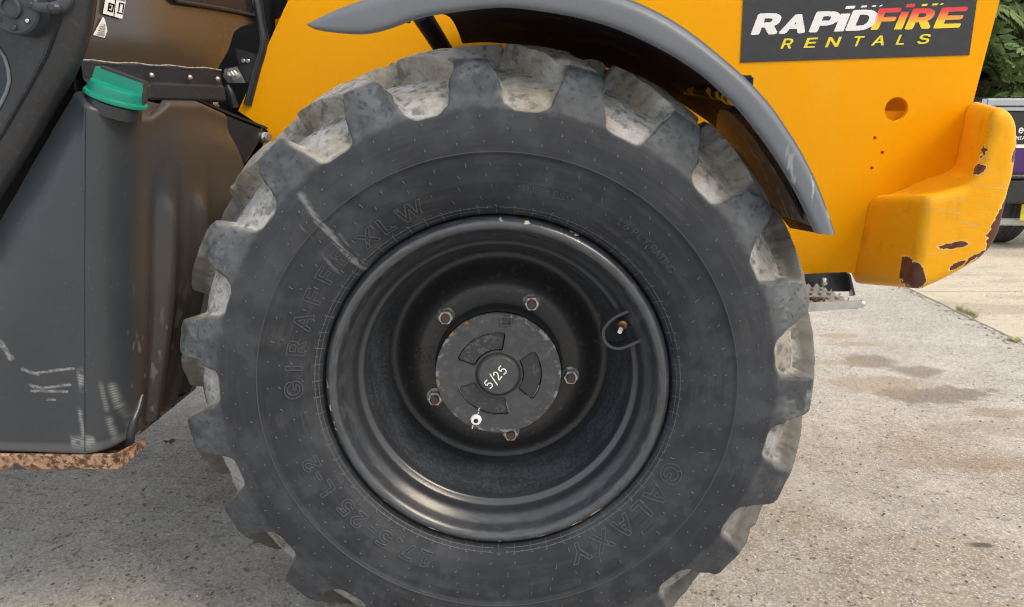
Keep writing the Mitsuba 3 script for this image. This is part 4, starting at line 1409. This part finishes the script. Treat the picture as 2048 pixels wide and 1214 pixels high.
# corner post with its seal
cp = [(505, -10), (514, 0), (522, 45), (528, 90), (515, 140), (497, 210)]
post = spline([at(*p, Y=.505) for p in cp], 30)
add(Cb + '__corner_post', tube(post, .011, 10, 1.6), 'black_plastic', smooth=60)
add(Cb + '__hinge_plate', trimesh.convex.convex_hull(np.array([at(470, 95, Y=.50), at(518, 110, Y=.50), at(500, 168, Y=.50), at(484, 160, Y=.50), at(470, 95, Y=.51), at(518, 110, Y=.51), at(500, 168, Y=.51), at(484, 160, Y=.51)])), 'black_plastic', smooth=25)
for px in (487, 496):
    q = at(px, 122, Y=.498)
    add(Cb + '__hinge_bolt', cyl(q, q - [0, .004, 0], .0052), 'bright_steel', smooth=40)
add(Cb + '__latch_plate', prism(pxpoly([(449, 138), (474, 133), (491, 166), (456, 166), (447, 152)], .49), .488, .492, .001), 'bright_steel', smooth=20)
q = at(463, 151, Y=.486)
add(Cb + '__latch_nut', [cyl(q + [0, .002, 0], q - [0, .004, 0], .015), hexnut(q - [0, .003, 0], -AX, .011, .010), cyl(q - [0, .012, 0], q - [-.006, .028, -.002], .006)], 'steel', smooth=30)
add(Cb + '__cable', [tube(spline([at(453, 172, Y=.49), at(462, 190, Y=.49), at(470, 215, Y=.495)], 8), .010, 12)], 'black_plastic', smooth=60)
add(Cb + '__backing', box([-1.2, .60, 1.10], [-.585, .64, 1.75], .004), 'black_gap', smooth=20)
# black filler added for the shaded gap between the cab and the tank
add(Cb + '__gap_filler', [trimesh.convex.convex_hull(np.array([at(-260, 60, Y=.30), at(150, 140, Y=.30), at(470, 215, Y=.56), at(540, 330, Y=.62), at(-260, 600, Y=.30), at(-260, 60, Y=.7), at(470, 215, Y=.7), at(-260, 600, Y=.7), at(540, 330, Y=.7)]))], 'black_gap', smooth=20)
# door pillar
pp_ = spline([at(150, -60, Y=.0), at(146, -10, Y=.0), at(136, 50, Y=.0), at(112, 118, Y=.0), at(72, 190, Y=.0), at(25, 270, Y=.0), at(-40, 375, Y=.0), at(-110, 500, Y=.0)], 60)
add(Cb + '__door_pillar', tube(pp_, .040, 20, .8), 'black_plastic', smooth=60)
door = pxpoly([(-300, -80), (130, -80), (122, 40), (95, 112), (55, 185), (8, 265), (-60, 370), (-300, 420)], -.035)
hole = pxpoly([(-300, 60), (-60, 70), (0, 95), (14, 116), (21, 140), (23, 162), (17, 185), (4, 212), (-20, 245), (-300, 330)], -.035)
add(Cb + '__door', prism(door.difference(hole), -.040, -.005, .006), 'black_plastic', smooth=25)
add(Cb + '__door_glass', prism(hole.buffer(.004), -.024, -.020), 'dark_glass', smooth=False)
seal = hole.exterior.segmentize(.01)
sc = np.array(seal.coords)
sel = sc[(sc[:, 0] > at(-120, 150, Y=-.035)[0])]
add(Cb + '__door_seal', tube(np.stack([sel[:, 0], np.full(len(sel), -.041), sel[:, 1]], 1)[:], .003, 8), 'fender_plastic', smooth=60)
hc = at(24, 16, Y=-.075)
add(Cb + '__door_latch', [lathe([(.043, .035), (.043, .006), (.040, .002), (.022, 0), (0, 0)], hc, AX, 40), lathe([(.018, 0), (.018, -.006), (.0145, -.008), (.0135, -.004), (0, -.004)], hc, AX, 32)], 'tank_plastic', smooth=35)
for a in range(7):
    t = a * math.pi / 3.5 + .5
    q = hc + [.031 * math.sin(t), 0, .031 * math.cos(t)]
    add(Cb + '__latch_screw', cyl(q, q - [0, .003, 0], .0055 if a % 2 else .0035), 'bright_steel' if a % 2 == 0 else 'black_plastic', smooth=40)
ar = [at(66, 14, Y=-.07), at(100, 16, Y=-.075), at(128, 8, Y=-.07), at(134, -30, Y=-.06)]
add(Cb + '__latch_handle', [tube(spline(ar, 24), np.linspace(.008, .013, 24), 14, .8), box(at(92, 26, Y=-.09), at(128, 6, Y=-.07), .006)], 'tank_plastic', smooth=45)
FW_ = L + '__front_wheel'
fc_ = np.array([-2.78, 0, ZC])
add(FW_ + '__tyre', lathe([(.36, .06), (.40, .026), (.47, .006), (.53, 0), (.61, .015), (.655, .04), (.685, .12), (.69, .2225), (.685, .32), (.655, .405), (.61, .43), (.36, .385)], fc_, AX, 96), 'rubber_plain', smooth=40)
add(FW_ + '__rim', lathe([(.36, .05), (.34, .035), (.32, .06), (.29, .12), (.26, .22), (.2, .2), (0.001, .2)], fc_, AX, 96), 'rim_paint', smooth=40)
add(Cb + '__cab_body', [box([-3.0, .40, 1.72], [-.72, 1.9, 3.1], .08), box([-3.0, .66, .62], [-.75, 1.7, 1.72], .04)], 'black_plastic', smooth=20)
# torn paper label and window


def panel_y(px):
    """Depth of the side panel's face along a pixel column."""
    lo_, hi_ = -.1, .6
    for _ in range(40):
        mid = (lo_ + hi_) / 2
        x = at(px, 60, Y=mid)[0]
        xb = np.interp(mid, bend[:, 1], bend[:, 0])
        if x < xb:
            hi_ = mid
        else:
            lo_ = mid
    return (lo_ + hi_) / 2


def on_panel(pts, off):
    """A sheet on the bowed side panel, from pixels."""
    out = []
    for px, py in pts:
        y = panel_y(px)
        q = at(px, py, Y=y)
        h = (q[2] - zb) / .42
        q = q + [-.03 * h * h, 0, 0]
        out.append(q + np.array([.9, -.43, 0]) * off)
    return np.array(out)


def sheet_on_panel(pts, off, th=.0012):
    g = sg.Polygon(pts)
    tri = trimesh.creation.triangulate_polygon(g.segmentize(12), engine='earcut')
    top_ = on_panel(tri[0], off)
    return trimesh.Trimesh(np.vstack([top_, top_ - [.0005, 0, 0]]), np.vstack([tri[1], tri[1][:, ::-1] + len(top_)]), process=False)


labA = [(214, -14), (205, 27), (243, 38), (250, 10), (256, -14)]
labB = [(205, 34), (198, 46), (184, 70), (207, 76), (213, 62), (210, 46), (208, 38)]
add(Cb + '__paper_label', sheet_on_panel(labA, .004), 'white_paint', smooth=False)
add(Cb + '__paper_label', sheet_on_panel(labB, .004), 'white_paint', smooth=False)
ink = []
for x0, y0, x1, y1 in ((228, 0, 232, 31),):
    ink.append([(x0 + 4, y0 - 14), (x0 + 5.4, y0 - 14), (x0 - 1, 33), (x0 - 2.4, 32.6)])
ink += [[(213, 22), (224, 25), (225, 22), (214.5, 19)], [(216, 8), (227, 11), (227.6, 8.4), (217, 5.4)], [(214, 20), (216, 20.6), (219, 6), (217, 5.6)], [(222, 24), (224, 24.6), (228, 9), (226, 8.4)], [(217, 17), (221, 18), (222, 12), (218.4, 11)],
        [(232, 26), (244, 29), (244.4, 27), (232.6, 24)], [(235, 23), (237, 23.4), (240, 6), (238, 5.6)], [(243, 25), (245, 25.4), (248, 9), (246, 8.4)], [(238, 7), (248, 9.4), (248.4, 7.4), (238.4, 5)], [(212, -5), (252, 3), (252.3, 1.8), (212.3, -6.2)]]
for i_ in range(6):
    y_ = 49 + i_ * 4
    ink.append([(199 - i_ * 1.6, y_ + (1 if i_ else 0)), (208 - i_ * .3, y_ + 2.2), (208.1 - i_ * .3, y_ + 1.0), (199.2 - i_ * 1.6, y_ - .2)])
for p in ink:
    add(Cb + '__label_print', sheet_on_panel(p, .0053), 'black_gap', smooth=False)
wn = [(335, -20), (352, 2), (420, 12), (476, 22), (511, 31), (505, -20)]
add(Cb + '__rear_window', sheet_on_panel(wn, .004), 'dark_glass', smooth=False)
add(Cb + '__window_seal', tube(on_panel([(338, -12), (354, 3), (420, 13), (476, 23), (509, 31), (507, 0)], .004), .005, 8), 'black_plastic', smooth=60)

labels[L] = {'label': 'yellow wheel loader with one huge lugged tyre filling the middle', 'category': 'loader'}

# ------------------------------------------------------------------ pickup behind
Pk = 'pickup_truck'
TY = 5.35
X0, X1 = 4.16, 6.05


def tzp(py, Y=TY):
    return at(2040, py, Y=Y)[2]


z_top, z_tr, z_w0, z_w1, z_b0, z_b1 = tzp(197), tzp(226), tzp(289), tzp(296), tzp(347), tzp(405)
add(Pk + '__tailgate', box([X0 + .02, TY, tzp(350)], [X1 - .02, TY + .06, tzp(222)], .006), 'truck_dark', smooth=20)
add(Pk + '__top_trim', [box([X0 + .01, TY - .012, tzp(222)], [X1 - .01, TY + .07, tzp(214)], .004), box([X0 + .01, TY - .02, tzp(212.5)], [X1 - .01, TY + .07, z_top], .008)], 'chrome', smooth=20)
add(Pk + '__white_stripe', box([X0 + .02, TY - .003, z_w1], [X1 - .02, TY - .0005, z_w0], .0005), 'white_paint', smooth=False)
add(Pk + '__purple_band', box([X0 + .02, TY - .003, tzp(345)], [X1 - .02, TY - .0005, z_w1 - .002], .0005), 'truck_purple', smooth=False)
add(Pk + '__bumper', [box([X0, TY - .10, z_b1], [X1, TY + .05, tzp(357)], .02), box([X0, TY - .11, tzp(356)], [X1, TY + .02, tzp(348.5)], .01)], 'truck_dark', smooth=20)
for x in (X0, X1 - .06):
    add(Pk + '__bed_side', box([x, TY + .062, .52], [x + .06, TY + 1.9, z_top - .02], .02), 'truck_dark', smooth=20)
add(Pk + '__cab', box([X0 + .06, TY + 1.95, .5], [X1 - .06, TY + 4.2, 1.42], .1), 'truck_dark', smooth=20)
q = at(2033, 264, Y=TY - .002)
s = 6.9 / 1500
for t_, px, py, hp in (('ew', 2036, 266, 13), ('NIA', 2031, 280, 7.5)):
    q = at(px, py, Y=TY)
    g = affinity.translate(text_poly(t_, hp * s, t_ == 'ew'), q[0], q[2])
    add(Pk + '__lettering', prism(g, TY - .003, TY - .0005), 'white_paint', smooth=False)
# wheel
wx0, wx1, wr = at(1978, 470, Y=5.75)[0], at(2036, 470, Y=5.75)[0], .38
wc = np.array([wx0, 5.95, wr])
pr_ = [(.20, .01), (.30, -.004), (.352, .006), (.374, .03)]
wdt = wx1 - wx0
for k in range(5):
    a, b = .03 + (wdt - .06) * k / 5, .03 + (wdt - .06) * (k + 1) / 5
    pr_ += [(.38, a + .006), (.38, b - .008), (.371, b - .007), (.371, b - .001)]
pr_ += [(.374, wdt - .03), (.352, wdt - .006), (.30, wdt), (.20, wdt - .01)]
add(Pk + '__wheel__tyre', lathe(pr_, wc, [1, 0, 0], 90), 'rubber_plain', smooth=20)
sip = []
for k in range(72):
    a = k * 2 * math.pi / 72
    for j_ in range(5):
        x = wx0 + .03 + (wdt - .06) * (j_ + .5) / 5
        c = wc + [x - wx0, .3795 * math.cos(a + .02 * j_), .3795 * math.sin(a + .02 * j_)]
        if c[1] < wc[1]:
            sip.append(beam(c - [.012, 0, 0], c + [.012, 0, 0], .003, .0022))
add(Pk + '__wheel__tread_sipes', sip, 'black_gap', smooth=False)
labels[Pk + '__wheel__tread_sipes'] = {'label': 'fine cuts across the tyre tread', 'kind': 'stuff'}
add(Pk + '__hitch_bar', box([X0 + .3, TY + .02, tzp(452)], [X1 - .3, TY + .08, tzp(438)], .01), 'galvanised', smooth=20)
q = at(2046, 428, Y=TY - .02)
add(Pk + '__number_plate', box([q[0] - .02, TY - .02, q[2] - .06], [q[0] + .3, TY - .01, q[2] + .09], .003), 'plate_yellow', smooth=20)
add(Pk + '__axle', cyl([X0 + .3, 5.95, .38], [X1 - .3, 5.95, .38], .05), 'black_gap')
labels[Pk] = {'label': 'dark pickup with a purple band on its tailgate, parked behind the loader', 'category': 'truck'}

# ------------------------------------------------------------------ sumac shrubs


def frond(base, d, length, droop, n=11):
    """A feathered leaf: paired narrow leaflets along a drooping rib."""
    d = np.asarray(d, float) / np.linalg.norm(d)
    side_ = np.cross(d, [0, 0, 1.0])
    side_ /= max(np.linalg.norm(side_), 1e-6)
    rl = rng.uniform(-1.1, 1.1)
    side_ = side_ * math.cos(rl) + np.cross(side_, d) * math.sin(rl)
    v, f = [], []
    for k in range(n):
        t = (k + 1) / n
        p = base + d * length * t + np.array([0, 0, -droop * length * t * t])
        tdir = d + np.array([0, 0, -2 * droop * t])
        ll = length * .30 * math.sin(math.pi * min(1, .18 + .80 * t)) + .02
        for s_ in (-1, 1):
            out_ = side_ * s_ * .85 + tdir * .5 + np.array([0, 0, -.28 + rng.normal(0, .08)])
            out_ /= np.linalg.norm(out_)
            w = np.cross(out_, np.cross(side_, tdir))
            w = w / max(np.linalg.norm(w), 1e-6) * ll * .2
            b = len(v)
            v += [p, p + out_ * ll * .45 + w, p + out_ * ll, p + out_ * ll * .45 - w]
            f += [[b, b + 1, b + 2], [b, b + 2, b + 3]]
    b = len(v)
    return v, f


def shrub(x, y, w, h, count, bs, label, seed):
    global rng
    rng = np.random.default_rng(seed)
    k = key('sumac_shrub')
    vs, fs, nv = [], [], 0
    trunk = []
    tips = []
    for t in range(9):
        a = rng.random() * 6.28
        p0 = np.array([x + rng.normal(0, .15), y + rng.normal(0, .15), 0])
        p1 = p0 + [math.cos(a) * w * .5, math.sin(a) * w * .35, h * rng.uniform(.6, .95)]
        mid = (p0 + p1) / 2 + [rng.normal(0, .1), rng.normal(0, .1), .15]
        path = spline([p0, mid, p1], 14)
        trunk.append(tube(path, np.linspace(.035, .01, 14), 8))
        tips.append(path)
    for i_ in range(count):
        path = tips[rng.integers(len(tips))]
        b0 = path[rng.integers(3, len(path))] + rng.normal(0, 1, 3) * [w * .3, w * .2, h * .16] if i_ % 2 else np.array([x, y, 0]) + [w * rng.uniform(-.75, .75), w * rng.uniform(-.4, .4), h * rng.uniform(.15, 1)]
        b0[2] = max(b0[2], .25)
        a = rng.random() * 6.28
        dd = np.array([math.cos(a), math.sin(a) - .25, rng.uniform(-.35, .6)])
        v, f = frond(b0, dd, rng.uniform(.36, .62), rng.uniform(.25, .9))
        vs += v
        fs.append(np.array(f) + nv)
        nv += len(v)
    scene[k + '__stems'] = mikit.ply(trimesh.util.concatenate(trunk), 'bark', smooth=60)
    scene[k + '__crown'] = mikit.ply(trimesh.Trimesh(np.array(vs), np.vstack(fs), process=False), bs, smooth=False)
    labels[k] = {'label': label, 'category': 'shrub'}
    labels[k + '__crown'] = {'kind': 'stuff'}


shrub(6.2, 8.3, 2.0, 3.3, 760, 'leaf_green', 'bright green feathery sumac shrub just above the pickup tailgate', 11)
shrub(6.6, 9.9, 2.8, 3.9, 1500, 'leaf_dark', 'darker sumac shrub standing behind the bright green one', 13)
shrub(8.0, 11.4, 4.2, 4.2, 2600, 'leaf_dark', 'dense dark sumac thicket furthest back behind the other shrubs', 15)
shrub(6.25, 8.1, 1.2, 2.6, 26, 'leaf_rust', 'small sumac with reddish autumn leaves in front of the green shrub', 14)
